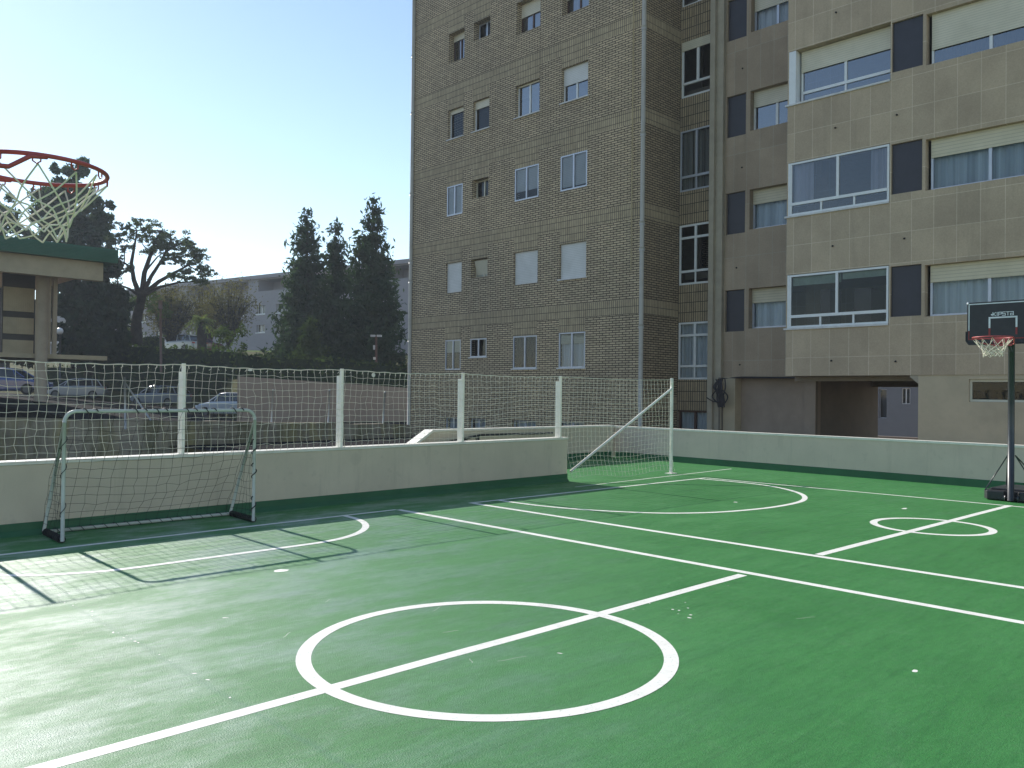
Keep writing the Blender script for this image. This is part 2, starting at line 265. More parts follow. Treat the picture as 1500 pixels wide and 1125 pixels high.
# ------------------------------------------------------------------ mesh builder
class MB:
    def __init__(s): s.v = []; s.f = []; s.mi = []; s.sm = []
    def face(s, pts, mi=0, smooth=False):
        n = len(s.v); s.v += [tuple(p) for p in pts]; s.f.append(tuple(range(n, n+len(pts)))); s.mi.append(mi); s.sm.append(smooth)
    def box(s, x0, x1, y0, y1, z0, z1, mi=0, skip=''):
        x0, x1 = sorted((x0, x1)); y0, y1 = sorted((y0, y1)); z0, z1 = sorted((z0, z1))
        n = len(s.v); s.v += [(x, y, z) for z in (z0, z1) for y in (y0, y1) for x in (x0, x1)]
        for q, k in (((0, 2, 3, 1), 'b'), ((4, 5, 7, 6), 't'), ((0, 1, 5, 4), 's'), ((2, 6, 7, 3), 'n'), ((0, 4, 6, 2), 'w'), ((1, 3, 7, 5), 'e')):
            if k not in skip: s.f.append(tuple(n+i for i in q)); s.mi.append(mi); s.sm.append(False)
        return s
    def obox(s, c, ax, ay, az, mi=0):
        c, ax, ay, az = map(Vector, (c, ax, ay, az)); n = len(s.v)
        s.v += [tuple(c+ax*i+ay*j+az*k) for k in (-1, 1) for j in (-1, 1) for i in (-1, 1)]
        for q in ((0, 2, 3, 1), (4, 5, 7, 6), (0, 1, 5, 4), (2, 6, 7, 3), (0, 4, 6, 2), (1, 3, 7, 5)):
            s.f.append(tuple(n+i for i in q)); s.mi.append(mi); s.sm.append(False)
        return s
    def tube(s, pts, r, n=6, mi=0, closed=False, cap=True):
        pts = [Vector(p) for p in pts]; N = len(pts); rs = r if isinstance(r, (list, tuple)) else [r]*N
        base = len(s.v); up = None
        for i, p in enumerate(pts):
            a = pts[i-1] if (i or closed) else p; b = pts[(i+1) % N] if (i < N-1 or closed) else p
            t = (b-a); t = t.normalized() if t.length > 1e-9 else Vector((0, 0, 1))
            if up is None: up = Vector((0, 0, 1)) if abs(t.z) < .9 else Vector((1, 0, 0))
            x = t.cross(up)
            if x.length < 1e-4: x = t.orthogonal()
            x.normalize(); y = x.cross(t).normalized(); up = y
            for k in range(n):
                th = 2*math.pi*k/n; s.v.append(tuple(p+(x*math.cos(th)+y*math.sin(th))*rs[i]))
        for i in range(N if closed else N-1):
            j = (i+1) % N
            for k in range(n):
                l = (k+1) % n; s.f.append((base+i*n+k, base+i*n+l, base+j*n+l, base+j*n+k)); s.mi.append(mi); s.sm.append(n > 4)
        if cap and not closed:
            s.f.append(tuple(base+k for k in range(n))); s.mi.append(mi); s.sm.append(False)
            s.f.append(tuple(base+(N-1)*n+k for k in reversed(range(n)))); s.mi.append(mi); s.sm.append(False)
        return s
    def prism(s, poly, axis, a, b, mi=0, taper=1.0, tz=0):
        """Extrude a 2D outline along an axis ('y': outline is x,z ; 'x': outline is y,z ; 'z': outline is x,y)."""
        def P(p, t): return {'y': (p[0], t, p[1]), 'x': (t, p[0], p[1]), 'z': (p[0], p[1], t)}[axis]
        n = len(s.v); m = len(poly); s.v += [P(p, a) for p in poly]+[P(p, b) for p in poly]
        s.f.append(tuple(range(n, n+m))); s.f.append(tuple(reversed(range(n+m, n+2*m)))); s.mi += [mi]*2; s.sm += [False]*2
        for i in range(m):
            j = (i+1) % m; s.f.append((n+i, n+m+i, n+m+j, n+j)); s.mi.append(mi); s.sm.append(False)
        return s
    def sphere(s, c, r, n=10, mi=0, sz=1.0):
        c = Vector(c); base = len(s.v); m = n//2+1
        for i in range(m+1):
            ph = math.pi*i/m
            for k in range(n):
                th = 2*math.pi*k/n; s.v.append((c.x+r*math.sin(ph)*math.cos(th), c.y+r*math.sin(ph)*math.sin(th), c.z+r*sz*math.cos(ph)))
        for i in range(m):
            for k in range(n):
                l = (k+1) % n; s.f.append((base+i*n+k, base+(i+1)*n+k, base+(i+1)*n+l, base+i*n+l)); s.mi.append(mi); s.sm.append(True)
        return s
    def build(s, name, mats, parent=None, bevel=0, origin=None):
        me = bpy.data.meshes.new(name); me.from_pydata(s.v, [], s.f)
        for m in (mats if isinstance(mats, (list, tuple)) else [mats]): me.materials.append(MATS[m] if isinstance(m, str) else m)
        me.polygons.foreach_set('material_index', s.mi); me.polygons.foreach_set('use_smooth', s.sm)
        me.update(); uvmap(me)
        o = bpy.data.objects.new(name, me); COL.objects.link(o)
        if parent: o.parent = parent; o.matrix_parent_inverse = parent_mat(parent).inverted()
        if bevel:
            b = o.modifiers.new('bevel', 'BEVEL'); b.width = bevel; b.segments = 2; b.limit_method = 'ANGLE'
        return o
def parent_mat(p):
    m = Matrix.LocRotScale(p.location, p.rotation_euler, p.scale)
    return parent_mat(p.parent) @ p.matrix_parent_inverse @ m if p.parent else m
def uvmap(me):
    n = len(me.loops)
    if not n: return
    uv = me.uv_layers.new(name='UVMap')
    co = np.empty(len(me.vertices)*3); me.vertices.foreach_get('co', co); co = co.reshape(-1, 3)
    li = np.empty(n, int); me.loops.foreach_get('vertex_index', li)
    np_ = len(me.polygons); nm = np.empty(np_*3); me.polygons.foreach_get('normal', nm); nm = np.abs(nm.reshape(-1, 3))
    lt = np.empty(np_, int); me.polygons.foreach_get('loop_total', lt)
    ax = np.repeat(np.argmax(nm, 1), lt); c = co[li]
    u = np.where(ax == 0, c[:, 1], c[:, 0]); v = np.where(ax == 2, c[:, 1], c[:, 2])
    uv.data.foreach_set('uv', np.stack([u, v], 1).ravel().astype(np.float32))
def tag(o, label=None, cat=None, group=None, kind=None):
    if label: o['label'] = label
    if cat: o['category'] = cat
    if group: o['group'] = group
    if kind: o['kind'] = kind
    return o
def thing(name, label, cat, loc=(0, 0, 0), group=None):
    o = bpy.data.objects.new(name, None); COL.objects.link(o); o.location = loc; o.empty_display_size = .2
    return tag(o, label, cat, group)
def copy_tree(o, parent=None):
    c = o.copy(); COL.objects.link(c); c.parent = parent
    if parent: c.matrix_parent_inverse = o.matrix_parent_inverse.copy()
    for ch in [x for x in scene.objects if x.parent == o]: copy_tree(ch, c)
    return c

# ------------------------------------------------------------------ setting: ground, court, markings
tag(MB().box(-3000, 3000, -3000, 3000, -2.2, -1.62).build('ground', 'paving'), kind='structure')
tag(MB().box(-60, 19.4, 9.3, 24.1, -1.9, -1.60).build('service_road', 'asphalt'), kind='structure')
mb = MB(); mb.box(-8, 14.9, -9, 9.1, -1.6, 0); mb.box(6.2, 14.9, 9.1, 12.0, -1.6, 0)
tag(mb.build('court_floor', 'court'), kind='structure')
LZ = .0005
mk = MB()
def line(p, q, wd, z=LZ):
    p, q = Vector((*p, z)), Vector((*q, z)); d = (q-p).normalized(); n = Vector((-d.y, d.x, 0))*wd/2
    N = max(1, int((q-p).length/.6)); L = (q-p)/N
    ja = [0]+[random.uniform(-.003, .003) for _ in range(N-1)]+[0]
    for i in range(N):
        a, b = p+L*i+n.normalized()*ja[i], p+L*(i+1)+n.normalized()*ja[i+1]; mk.face([a-n, b-n, b+n, a+n])
def strip(pts, wd, closed=False, z=LZ):
    P = [Vector((*p, z)) for p in pts]; N = len(P); L = []
    for i in range(N):
        a = P[i-1] if (i or closed) else P[i]; b = P[(i+1) % N] if (i < N-1 or closed) else P[i]
        d = (b-a).normalized(); L.append(Vector((-d.y, d.x, 0))*wd/2)
    for i in range(N if closed else N-1):
        j = (i+1) % N; mk.face([P[i]-L[i], P[j]-L[j], P[j]+L[j], P[i]+L[i]])
def smooth(pts, k=8):
    o = []
    for i in range(len(pts)-1):
        p0, p1, p2, p3 = (Vector(pts[max(0, min(len(pts)-1, i+d))]) for d in (-1, 0, 1, 2))
        for s in range(k):
            t = s/k; o.append(.5*((2*p1)+(p2-p0)*t+(2*p0-5*p1+4*p2-p3)*t*t+(3*p1-p0-3*p2+p3)*t**3))
    o.append(Vector(pts[-1])); return o
WL = .078
line((5.975, 7.95), (5.905, -9), WL); line((7.03, 7.80), (7.06, -9), WL); line((12.21, 7.69), (12.36, -9), .055)
Z2 = LZ+.0003
line((-2, 3.42), (5.86, 3.355), WL, Z2); line((7.10, 3.325), (12.30, 3.17), WL, Z2)
line((-2, 7.87), (5.95, 7.965), .055, Z2+.0003); line((7.0, 7.845), (12.22, 7.70), .055, Z2)
line((9.42, 8.19), (14.1, 8.33), .03, Z2)
strip([(3.13+.985*math.cos(i*math.pi/48), 3.335+.985*math.sin(i*math.pi/48)) for i in range(96)], WL, True, LZ+.0009)
strip([(9.62+.58*math.cos(i*math.pi/32), 3.235+.58*math.sin(i*math.pi/32)) for i in range(64)], WL, True, LZ+.0009)
strip([(2.55-1.26*math.cos(t), 7.93-1.25*math.sin(t)) for t in [i*math.pi/2/16 for i in range(17)]]+[(4.02+1.2*math.sin(t), 7.93-1.25*math.cos(t)) for t in [i*math.pi/2/16 for i in range(17)]], WL*.9, False, LZ+.0012)
strip([tuple(p) for p in smooth([(7.48, 7.80), (7.52, 7.1), (7.7, 6.47), (8.09, 5.82), (8.55, 5.45), (9.05, 5.25), (9.75, 5.13), (10.55, 5.18), (11.2, 5.48), (11.68, 5.97), (11.95, 6.5), (12.02, 7.1), (11.98, 7.72)])], WL*.9, False, LZ+.0012)
def blob(x, y, r, z=LZ+.0002, e=1.0, rot=0):
    a0 = random.random()*6; mk.face([(x+math.cos(rot)*u-math.sin(rot)*v, y+math.sin(rot)*u+math.cos(rot)*v, z) for u, v in [((r*random.uniform(.75, 1.15))*math.cos(a0+t*math.pi/5)*e, (r*random.uniform(.75, 1.15))*math.sin(a0+t*math.pi/5)) for t in range(10)]])
blob(3.27, 5.85, .06); blob(9.75, 5.7, .03)
for _ in range(20):                      # chips along the old seam in the paint
    t = random.random()**1.3; blob(1.765+random.gauss(0, .014), 5.9-2.5*t, random.choice((.0025, .003, .004, .006)), e=random.uniform(1.2, 3), rot=1.57+random.gauss(0, .4))
for _ in range(9): blob(4.55+random.gauss(0, .22), 3.12+random.gauss(0, .10), random.uniform(.004, .011))
for px, py, r in ((1340, 983, .014), (1010, 905, .010), (820, 957, .006), (330, 905, .008), (1325, 745, .03)):
    p = at(px, py, 1); d = p-Vector((0, 0, CAMZ)); q = Vector((0, 0, CAMZ))+d*(-CAMZ/d.z); blob(q.x, q.y, r, e=random.uniform(1, 3), rot=random.random()*3)
for px, py, L, a in ((640, 892, .20, .4), (660, 925, .14, -.4), (630, 970, .22, .2), (750, 965, .25, -.3), (690, 968, .10, .9), (950, 700, .1, 0), (480, 880, .12, .5), (560, 760, .3, .2), (1180, 905, .2, -.5), (420, 930, .15, .6)):
    d = at(px, py, 1)-Vector((0, 0, CAMZ)); q = Vector((0, 0, CAMZ))+d*(-CAMZ/d.z); c_, s_ = math.cos(a), math.sin(a)
    strip([(q.x+c_*L*t*.7-s_*.006*math.sin(t*5), q.y+s_*L*t*.7+c_*.006*math.sin(t*5)) for t in (-.5, -.25, 0, .25, .5)], random.uniform(.0015, .0028), False, LZ+.0001)
tag(mk.build('court_markings', 'line'), kind='structure')

# ------------------------------------------------------------------ court walls
YW, XR, YB = 8.82, 14.5, 11.5
wl = thing('court_wall', 'long beige court wall with green painted foot behind the small goal', 'wall', (2, YW, 0))
mb = MB().box(-8, 9.95, YW, YW+.16, 0, .665); mb.build('wall_body', WALLP, wl, bevel=.006)
mb = MB().box(-8, 9.965, YW-.012, YW+.175, .665, .70); mb.build('cap', CAP, wl, bevel=.006)
pl = MB(); pl.box(-8, 9.954, YW-.006, YW+.166, .0005, .12)
pl.prism([(YW-.006, 0), (YW-.05, .0), (YW-.006, .05)], 'x', -8, 9.95); pl.build('painted_foot', PLINTH, wl)
wr = thing('court_wall', 'grey-green shaded court wall behind the standing basketball hoop', 'wall', (XR, 3, 0))
def wallR(y, o=0): return 14.37+(y-3.5)*.0235+o
mb = MB(); mb.prism([(wallR(-9), -9), (wallR(-9)+.16, -9), (wallR(11.66)+.16, 11.66), (wallR(11.66), 11.66)], 'z', 0, .655); mb.build('wall_body', WALLG, wr)
mb = MB(); mb.prism([(wallR(-9)-.012, -9), (wallR(-9)+.175, -9), (wallR(11.67)+.175, 11.675), (wallR(11.67)-.012, 11.675)], 'z', .655, .69); mb.build('cap', CAP, wr)
mb = MB(); mb.prism([(wallR(-9)-.005, -9), (wallR(-9)+.1, -9), (wallR(11.5)+.1, 11.5), (wallR(11.5)-.005, 11.5)], 'z', .0005, .125); mb.build('painted_foot', PLINTH, wr)
wb = thing('court_wall', 'beige recess wall beyond the netting with a sloping white-capped end', 'wall', (12, YB, 0))
mb = MB(); mb.prism([(8.0, -.35), (14.50, -.35), (14.50, .675), (9.35, .69), (8.0, -.1)], 'y', YB, YB+.16); mb.build('wall_body', WALLP, wb)
mb = MB(); mb.prism([(9.35, .69), (14.52, .675), (14.52, .71), (9.33, .725)], 'y', YB-.012, YB+.172); mb.prism([(8.0, -.1), (9.35, .69), (9.33, .725), (7.96, -.07)], 'y', YB-.06, YB+.18); mb.build('cap', CAP, wb)
mb = MB().box(9.9, 14.45, YB-.006, YB+.1, .0005, .14); mb.build('painted_foot', PLINTH, wb)
hr = thing('dark_rails', 'short dark sloping railing with upright bars in front of the beige recess wall', 'rails', (9.6, 11.2, 0))  # dark sloping rails and bars set just off the recess wall
p0, p1, p2 = Vector((8.3, 11.3, .34)), Vector((10.35, 11.3, .615)), Vector((12.3, 11.3, .60))
MB().tube([p0, p1, p2], .022, 6).build('upper_rail', STRAP, hr)
MB().tube([p0-Vector((0, 0, .16)), p1-Vector((.0, 0, .2))], .015, 5).build('lower_rail', STRAP, hr)
for i in range(7):
    p = p0.lerp(p1, .12+i*.14); MB().box(p.x-.035, p.x+.035, 11.285, 11.315, -.0, p.z).build('upright_bar', STRAP, hr)

# ------------------------------------------------------------------ nets
def jit(p, s): return Vector(p)+Vector(rng.normal(0, s, 3))
def net_sheet(P, nu, nv, r, mbx, wob=.006, sides=4):
    """P(u,v) -> point; square mesh of cord with slack."""
    G = [[jit(P(i/nu, j/nv), wob if 0 < j < nv else wob*.3) for j in range(nv+1)] for i in range(nu+1)]
    for i in range(nu+1): mbx.tube(G[i], r, sides, cap=False)
    for j in range(nv+1): mbx.tube([G[i][j] for i in range(nu+1)], r, sides, cap=False)
YF = YW-.02
nf = thing('netting_fence', 'white square-mesh net on white posts along the beige court wall', 'fence', (3.74, YW+.08, .7))
XS, XE = -2.2, 9.93
def Pf(u, v):
    x = XS+(XE-XS)*u; s = abs(math.sin((x-1.74)/1.99*math.pi)); top = 1.655-.022*s+.004*math.sin(x*23)
    z = top+(.69-top)*v
    if 7.2 < x: z -= .05*math.sin((x-7.0)*2.2)*math.sin(v*math.pi)
    b = .028*math.sin(v*math.pi)*math.sin(x*1.9+1)+(.03*max(0, (v-.78)/.22)*(1 if int(u*142) % 1 == 0 else 0))
    x += .035*max(0, (v-.8)/.2)*math.sin(v*9)+.012*math.sin(v*7+x*2.3)
    return (x, YF-.015+b*.6, z)
mb = MB(); net_sheet(Pf, 142, 12, .0021, mb, .005); mb.build('net', NETW, nf)
mb = MB(); mb.tube([Vector(Pf(i/284, 0))+Vector((0, 0, .004)) for i in range(285)], .0042, 5)
for i in range(143):
    p = Vector(Pf(i/142, 0)); mb.tube([p+Vector((0, -.006, .006)), p+Vector((random.uniform(-.012, .0), -.012, -.02)), p+Vector((random.uniform(-.03, .005), -.014, -.036))], .003, 4)
mb.build('top_rope', NETW, nf)
def fence_post(x):
    b = MB().box(x-.002, x+.026, YW+.038, YW+.105, .70, 1.585); o = b.build('post', POSTW, nf, bevel=.004)
    MB().box(x-.002, x+.034, YW-.002, YW+.034, .70, 1.672).build('upright', POSTW, o, bevel=.004)
    MB().box(x-.04, x+.07, YW+.0, YW+.13, .7005, .706).build('base_plate', POSTW, o)
for x in (-.25, 1.745, 3.74, 5.725, 7.72, 9.77): fence_post(x)
ba = thing('net_barrier', 'white net panel with diagonal brace closing the gap beside the wall end', 'net panel', (12.3, 8.55, 0))
A, B = Vector((9.97, 8.80, 0)), Vector((12.36, 8.52, 0))
def Pb(u, v):
    p = A.lerp(B, u); z0, z1 = .05+.03*math.sin(u*9), 1.66+.0*u-.02*math.sin(u*math.pi)
    off = .10*max(0, (v-.8)/.2)*(1-.2*math.sin(u*11))
    return (p.x+.01*math.sin(v*8+u*5), p.y-.0+.03*math.sin(v*3.1)*math.sin(u*5+1)-off*.8, z1+(z0-z1)*v)
mb = MB(); net_sheet(Pb, 28, 20, .0022, mb, .004); mb.build('net', NETW, ba)
mb = MB().tube([Vector(Pb(i/28, 0)) for i in range(29)], .0042, 5); mb.build('top_rope', NETW, ba)
mb = MB().box(B.x-.0, B.x+.045, B.y-.02, B.y+.025, .006, 1.69); o = mb.build('post', POSTW, ba, bevel=.004)
MB().box(B.x-.07, B.x+.11, B.y-.07, B.y+.07, .0005, .008).build('base_plate', POSTW, o)
MB().tube([(9.98, 8.775, .155), (12.34, 8.50, 1.50), (12.36, 8.50, 1.60)], .021, 8).build('brace', POSTW, ba)
tagn = 0
for (px, py, D, lab, rr) in ((412, 541, 8.9, 'flattened white scrap caught on the net rope near the spruces', .02), (584, 549, 10.2, 'round white tag hanging on the net rope beside the brick building', .026)):
    p = at(px, py, D); p.y = YF-.03; m = MB(); m.prism([(p.x+rr*math.cos(i*.63)*(1.5 if tagn == 0 else 1), p.z+rr*math.sin(i*.63)*(.6 if tagn == 0 else 1)) for i in range(10)], 'y', p.y-.004, p.y+.004)
    tag(m.build('net_tag', CAP), lab, 'tag'); tagn += 1

# ------------------------------------------------------------------ small goal
GX0, GX1, GY, GB, GH = 2.385, 4.225, 8.14, 8.765, 1.185
gl = thing('football_goal', 'small pale green tube football goal with black net against the wall', 'goal', (3.3, 8.4, 0))
def arc(c, r, a0, a1, ax, ay, n=6): return [Vector(c)+Vector(ax)*r*math.cos(a0+(a1-a0)*i/n)+Vector(ay)*r*math.sin(a0+(a1-a0)*i/n) for i in range(n+1)]
rad = .10; X_, Z_ = (1, 0, 0), (0, 0, 1)
MB().tube([(GX0, GY, .02), (GX0, GY, .6), (GX0, GY, GH-rad-.001)], .0168, 10).build('goalpost', GOALP, gl)
MB().tube([(GX1, GY, .02), (GX1, GY, .6), (GX1, GY, GH-rad-.001)], .0168, 10).build('goalpost', GOALP, gl)
MB().tube(arc((GX0+rad, GY, GH-rad), rad, math.pi, math.pi/2, X_, Z_)+arc((GX1-rad, GY, GH-rad), rad, math.pi/2, 0, X_, Z_), .0168, 10).build('crossbar', GOALP, gl)
for x in (GX0, GX1):
    MB().tube([(x, GY+.02, GH-.14), (x+(.02 if x == GX0 else .05), GB, .03)], .0165, 8).build('stay', GOALP, gl)
    MB().tube([(x, GY, .021), (x+(.02 if x == GX0 else .05), GB, .021)], .017, 8).build('base_bar', STRAP, gl)
MB().tube([(GX0+.02, GB, .022), (GX1+.05, GB, .022)], .017, 8).build('back_bar', GOALP, gl)
mb = MB()
def Pg(u, v):
    x = GX0+(GX1-GX0)*u; yb = GY+.03+(GB-GY-.03)*min(1, v*1.05)
    z = GH+(.03-GH)*v; sag = .05*math.sin(v*math.pi)*math.sin(u*math.pi)
    z -= .05*math.sin(u*math.pi)*math.sin(v*math.pi); return (x+.01*math.sin(v*8+u*4), min(yb-sag, YW-.01), z)
net_sheet(Pg, 17, 13, .0017, mb, .006, 3)
for x in (GX0, GX1):
    def Ps(u, v):
        z = (GH-.1)*(1-v)+.03*v; back = GY+(GB-GY)*v; y = GY+.0+(back-GY)*u
        return (x+.02*math.sin(v*7+u*3)*math.sin(u*3.14), y, z)
    net_sheet(Ps, 6, 13, .0017, mb, .005, 3)
mb.build('net', NETB, gl)
def wrap(p, q, turns, r, cord=.0035):
    mb = MB(); p, q = Vector(p), Vector(q); d = (q-p); t = d.normalized(); a = t.orthogonal().normalized(); b = t.cross(a); N = int(turns*10)
    mb.tube([p+d*i/N+(a*math.cos(i*.628)+b*math.sin(i*.628))*r for i in range(N+1)], cord, 4); mb.build('lacing', STRAP, gl)
for f in (.03, .3, .42, .6, .72, .9): x = GX0+.1+(GX1-GX0-.2)*f; wrap((x, GY, GH), (x+.13, GY, GH), 1.4, .024, .005)
for z in (.2, .55, .8): wrap((GX0, GY, z), (GX0, GY, z+.2), 1.2, .024, .004); wrap((GX1, GY, z-.1), (GX1, GY, z+.08), 1.5, .025, .006)
for x in (GX0+.01, GX1+.03): wrap((x, GY+.05, .025), (x+.02, GB-.03, .025), 14, .03, .006)
wrap((GX0+.1, GB, .025), (GX1, GB, .025), 16, .022, .003)

# ------------------------------------------------------------------ basketball hoops (local: pole at origin, board and rim towards +x)
def make_hoop(label):
    h = thing('basketball_hoop', label, 'basketball hoop')
    BX, RH, RC, RR = .40, 2.18, .835, .228
    MB().tube([(0, 0, .02), (0, 0, 1.2), (0, 0, 2.42)], .042, 14).build('pole', POLE, h)
    MB().tube([(0, 0, 2.2), (BX-.04, 0, 2.5)], .022, 8).tube([(0, 0, 2.02), (BX-.04, 0, 2.30)], .022, 8).build('arm', POLE, h)
    b = MB(); b.prism([(-.435, 2.16), (-.42, 2.13), (.42, 2.13), (.435, 2.16), (.435, 2.66), (.415, 2.69), (-.415, 2.69), (-.435, 2.66)], 'x', BX-.03, BX)
    bo = b.build('backboard', BLACKP, h, bevel=.004)
    b = MB(); fx = BX+.0025
    def bar(y0, y1, z0, z1): b.box(BX-.001, fx, y0, y1, z0, z1)
    bar(-.415, .415, 2.658, 2.672); bar(-.415, -.403, 2.31, 2.655); bar(.403, .415, 2.31, 2.655)
    bar(-.17, .17, 2.462, 2.482); bar(-.17, -.148, 2.335, 2.460); bar(.148, .17, 2.335, 2.460)
    b.build('white_lines', LOGO, bo)
    b = MB(); bar(-.17, -.148, 2.24, 2.333); bar(.148, .17, 2.24, 2.333); bar(-.415, -.405, 2.185, 2.308); bar(.405, .415, 2.185, 2.308); bar(-.402, .402, 2.185, 2.197)
    b.build('red_lines', LINER, bo)
    b = MB()
    b.prism([(-.45, 2.17), (-.41, 2.115), (.41, 2.115), (.45, 2.17), (.45, 2.30), (.437, 2.30), (.437, 2.175), (.40, 2.128), (-.40, 2.128), (-.437, 2.175), (-.437, 2.30), (-.45, 2.30)], 'x', BX-.035, BX+.012)
    b.build('edge_pad', BLACKP, bo)
    for s in (-1, 1): MB().sphere((BX-.012, s*.425, 2.68), .018, 8).build('corner_cap', LOGO, bo)
    # lettering, read from the front (+x side): text runs towards +y
    L = MB(); hh, ww, st = .044, .034, .0085; z0 = 2.496
    G = {'K': [((0, 0), (0, 1)), ((1, 1), (.1, .5)), ((.1, .5), (1, 0))], 'I': [((.5, 0), (.5, 1))], 'P': [((0, 0), (0, 1)), ((0, 1), (1, 1)), ((1, 1), (1, .45)), ((1, .45), (0, .45))],
         'S': [((1, 1), (0, 1)), ((0, 1), (0, .5)), ((0, .5), (1, .5)), ((1, .5), (1, 0)), ((1, 0), (0, 0))], 'T': [((0, 1), (1, 1)), ((.5, 1), (.5, 0))],
         'A': [((0, 0), (0, .5)), ((0, .5), (1, .5)), ((1, 1), (1, 0)), ((0, 1), (1, 1)), ((0, 0), (1, 0))]}
    y = -.118
    for ch in 'KIPSTA':
        wd = ww if ch != 'I' else .008
        for (a, c), (d, e) in G[ch]:
            p, q = Vector((fx, y+a*wd, z0+c*hh)), Vector((fx, y+d*wd, z0+e*hh)); t = (q-p).normalized(); n = Vector((0, -t.z, t.y))*st/2; t = t*st/2
            L.face([p-n-t, q-n+t, q+n+t, p+n-t])
        y += wd+.0125
    L.face([(fx, -.145, z0+.016), (fx, -.133, z0+.004), (fx, -.121, z0+.016), (fx, -.133, z0+.028)])
    L.build('lettering', LOGO, bo)
    rm = MB(); ring = [(RC+RR*math.cos(i*math.pi/24), RR*math.sin(i*math.pi/24), RH) for i in range(48)]
    rm.tube(ring, .008, 8, closed=True)
    for s in (-1, 1):
        a = R(97); e = Vector((RC+RR*math.cos(a), s*RR*math.sin(a), RH-.004))
        rm.tube([e, e+Vector((-.05, -s*.004, -.006)), e+Vector((-.11, -s*.02, -.05)), Vector((BX+.05, s*.15, RH-.065)), Vector((BX+.004, s*.12, RH-.068))], .0085, 6)
    rm.box(BX+.003, BX+.012, -.11, .11, RH-.09, RH+.03)
    for i in range(12):
        a = R(i*30+15); p = Vector((RC+RR*math.cos(a), RR*math.sin(a), RH-.01)); d = Vector((-math.sin(a), math.cos(a), 0))
        rm.tube([p-d*.012+Vector((0, 0, .004)), p-d*.012-Vector((0, 0, .012)), p-Vector((0, 0, .02)), p+d*.012-Vector((0, 0, .012)), p+d*.012+Vector((0, 0, .004))], .0028, 5)
    rmo = rm.build('rim', RED, h)
    nn = MB(); NR = [(.222, .02), (.165, .10), (.138, .135), (.122, .162), (.113, .188), (.110, .212), (.113, .24)]
    rj = random.Random(3); J = {}
    def npt(k, l):
        k %= 24
        if (k, l) not in J:
            a = R(15+k*15+l*3.0)+rj.gauss(0, .03); rr, dz = NR[l]
            J[(k, l)] = Vector((RC+rr*math.cos(a)*(1+rj.gauss(0, .02))-.01*l/6, rr*math.sin(a)*(1+rj.gauss(0, .03)), RH-dz+rj.gauss(0, .007)))
        return J[(k, l)]
    for k in range(0, 24, 2):
        for sgn in (1, -1):
            pts = [npt(k, 0)]+[npt(k+sgn*l, l) for l in range(1, 7)]; nn.tube(smooth([tuple(p) for p in pts], 4), .0031, 5)
    nn.build('net', NETW, h)
    # water base behind the pole, with stays
    bb = MB(); bb.prism([(-.95, -.33), (-.12, -.36), (-.02, -.30), (-.02, -.09), (-.10, -.07), (-.10, .07), (-.02, .09), (-.02, .30), (-.12, .36), (-.95, .33)], 'z', .012, .135)
    bb.prism([(-.90, -.28), (-.18, -.30), (-.18, .30), (-.90, .28)], 'z', .133, .16)
    bo2 = bb.build('base', BLACKP, h, bevel=.015)
    MB().tube([(-.05, -.12, .05), (-.05, .12, .05)], .015, 6).build('axle', POLE, bo2)
    for s in (-1, 1): MB().tube([(-.04, s*.07, .045), (-.04, s*.10, .045)], .045, 12).build('wheel', POLE, bo2)
    for s in (-1, 1):
        MB().tube([(-.03, s*.045, .63), (-.06, s*.33, .13)], .0085, 6).build('stay', POLE, h)
        MB().tube([(-.03, s*.045, .63), (-.75, s*.25, .155)], .0085, 6).build('stay', POLE, h)
    return h
hp = make_hoop('black wheeled basketball hoop standing by the grey-green wall, seen whole')
hp2 = copy_tree(hp); hp.location = (12.71, 3.27, 0); hp.rotation_euler = (0, 0, math.pi)
lc = at(54, 250.5, 2.985); hp2.location = (lc.x-.835, lc.y, 0)
hp2['label'] = 'close-up red basketball rim with white net hanging above the goal at the picture edge'
hp['group'] = hp2['group'] = 'portable basketball hoops at the ends of the court'

# ------------------------------------------------------------------ facades
def facade_x(X, y0, y1, z0, z1, holes, zones, depth, flip=False):
    """Wall facing -x: grid of cells without the holes; zones=(y0,y1,z0,z1,matindex); reveals depth metres deep."""
    mb = MB(); ys = sorted({y0, y1, *[v for h in holes for v in h[:2]], *[v for q in zones for v in q[:2]]}); zs = sorted({z0, z1, *[v for h in holes for v in h[2:4]], *[v for q in zones for v in q[2:4]]})
    ys = [y for y in ys if y0 <= y <= y1]; zs = [z for z in zs if z0 <= z <= z1]
    for a, b in zip(ys, ys[1:]):
        for c, d in zip(zs, zs[1:]):
            ym, zm = (a+b)/2, (c+d)/2
            if any(h[0] < ym < h[1] and h[2] < zm < h[3] for h in holes): continue
            mi = 0
            for q in zones:
                if q[0] < ym < q[1] and q[2] < zm < q[3]: mi = q[4]
            mb.face([(X, b, c), (X, a, c), (X, a, d), (X, b, d)], mi)
    for h in holes:
        a, b, c, d = h[:4]; e = X+(h[4] if len(h) > 4 else depth)
        mb.face([(X, a, c), (X, b, c), (e, b, c), (e, a, c)]); mb.face([(X, b, d), (X, a, d), (e, a, d), (e, b, d)])
        mb.face([(X, b, c), (X, b, d), (e, b, d), (e, b, c)]); mb.face([(X, a, d), (X, a, c), (e, a, c), (e, a, d)])
    return mb
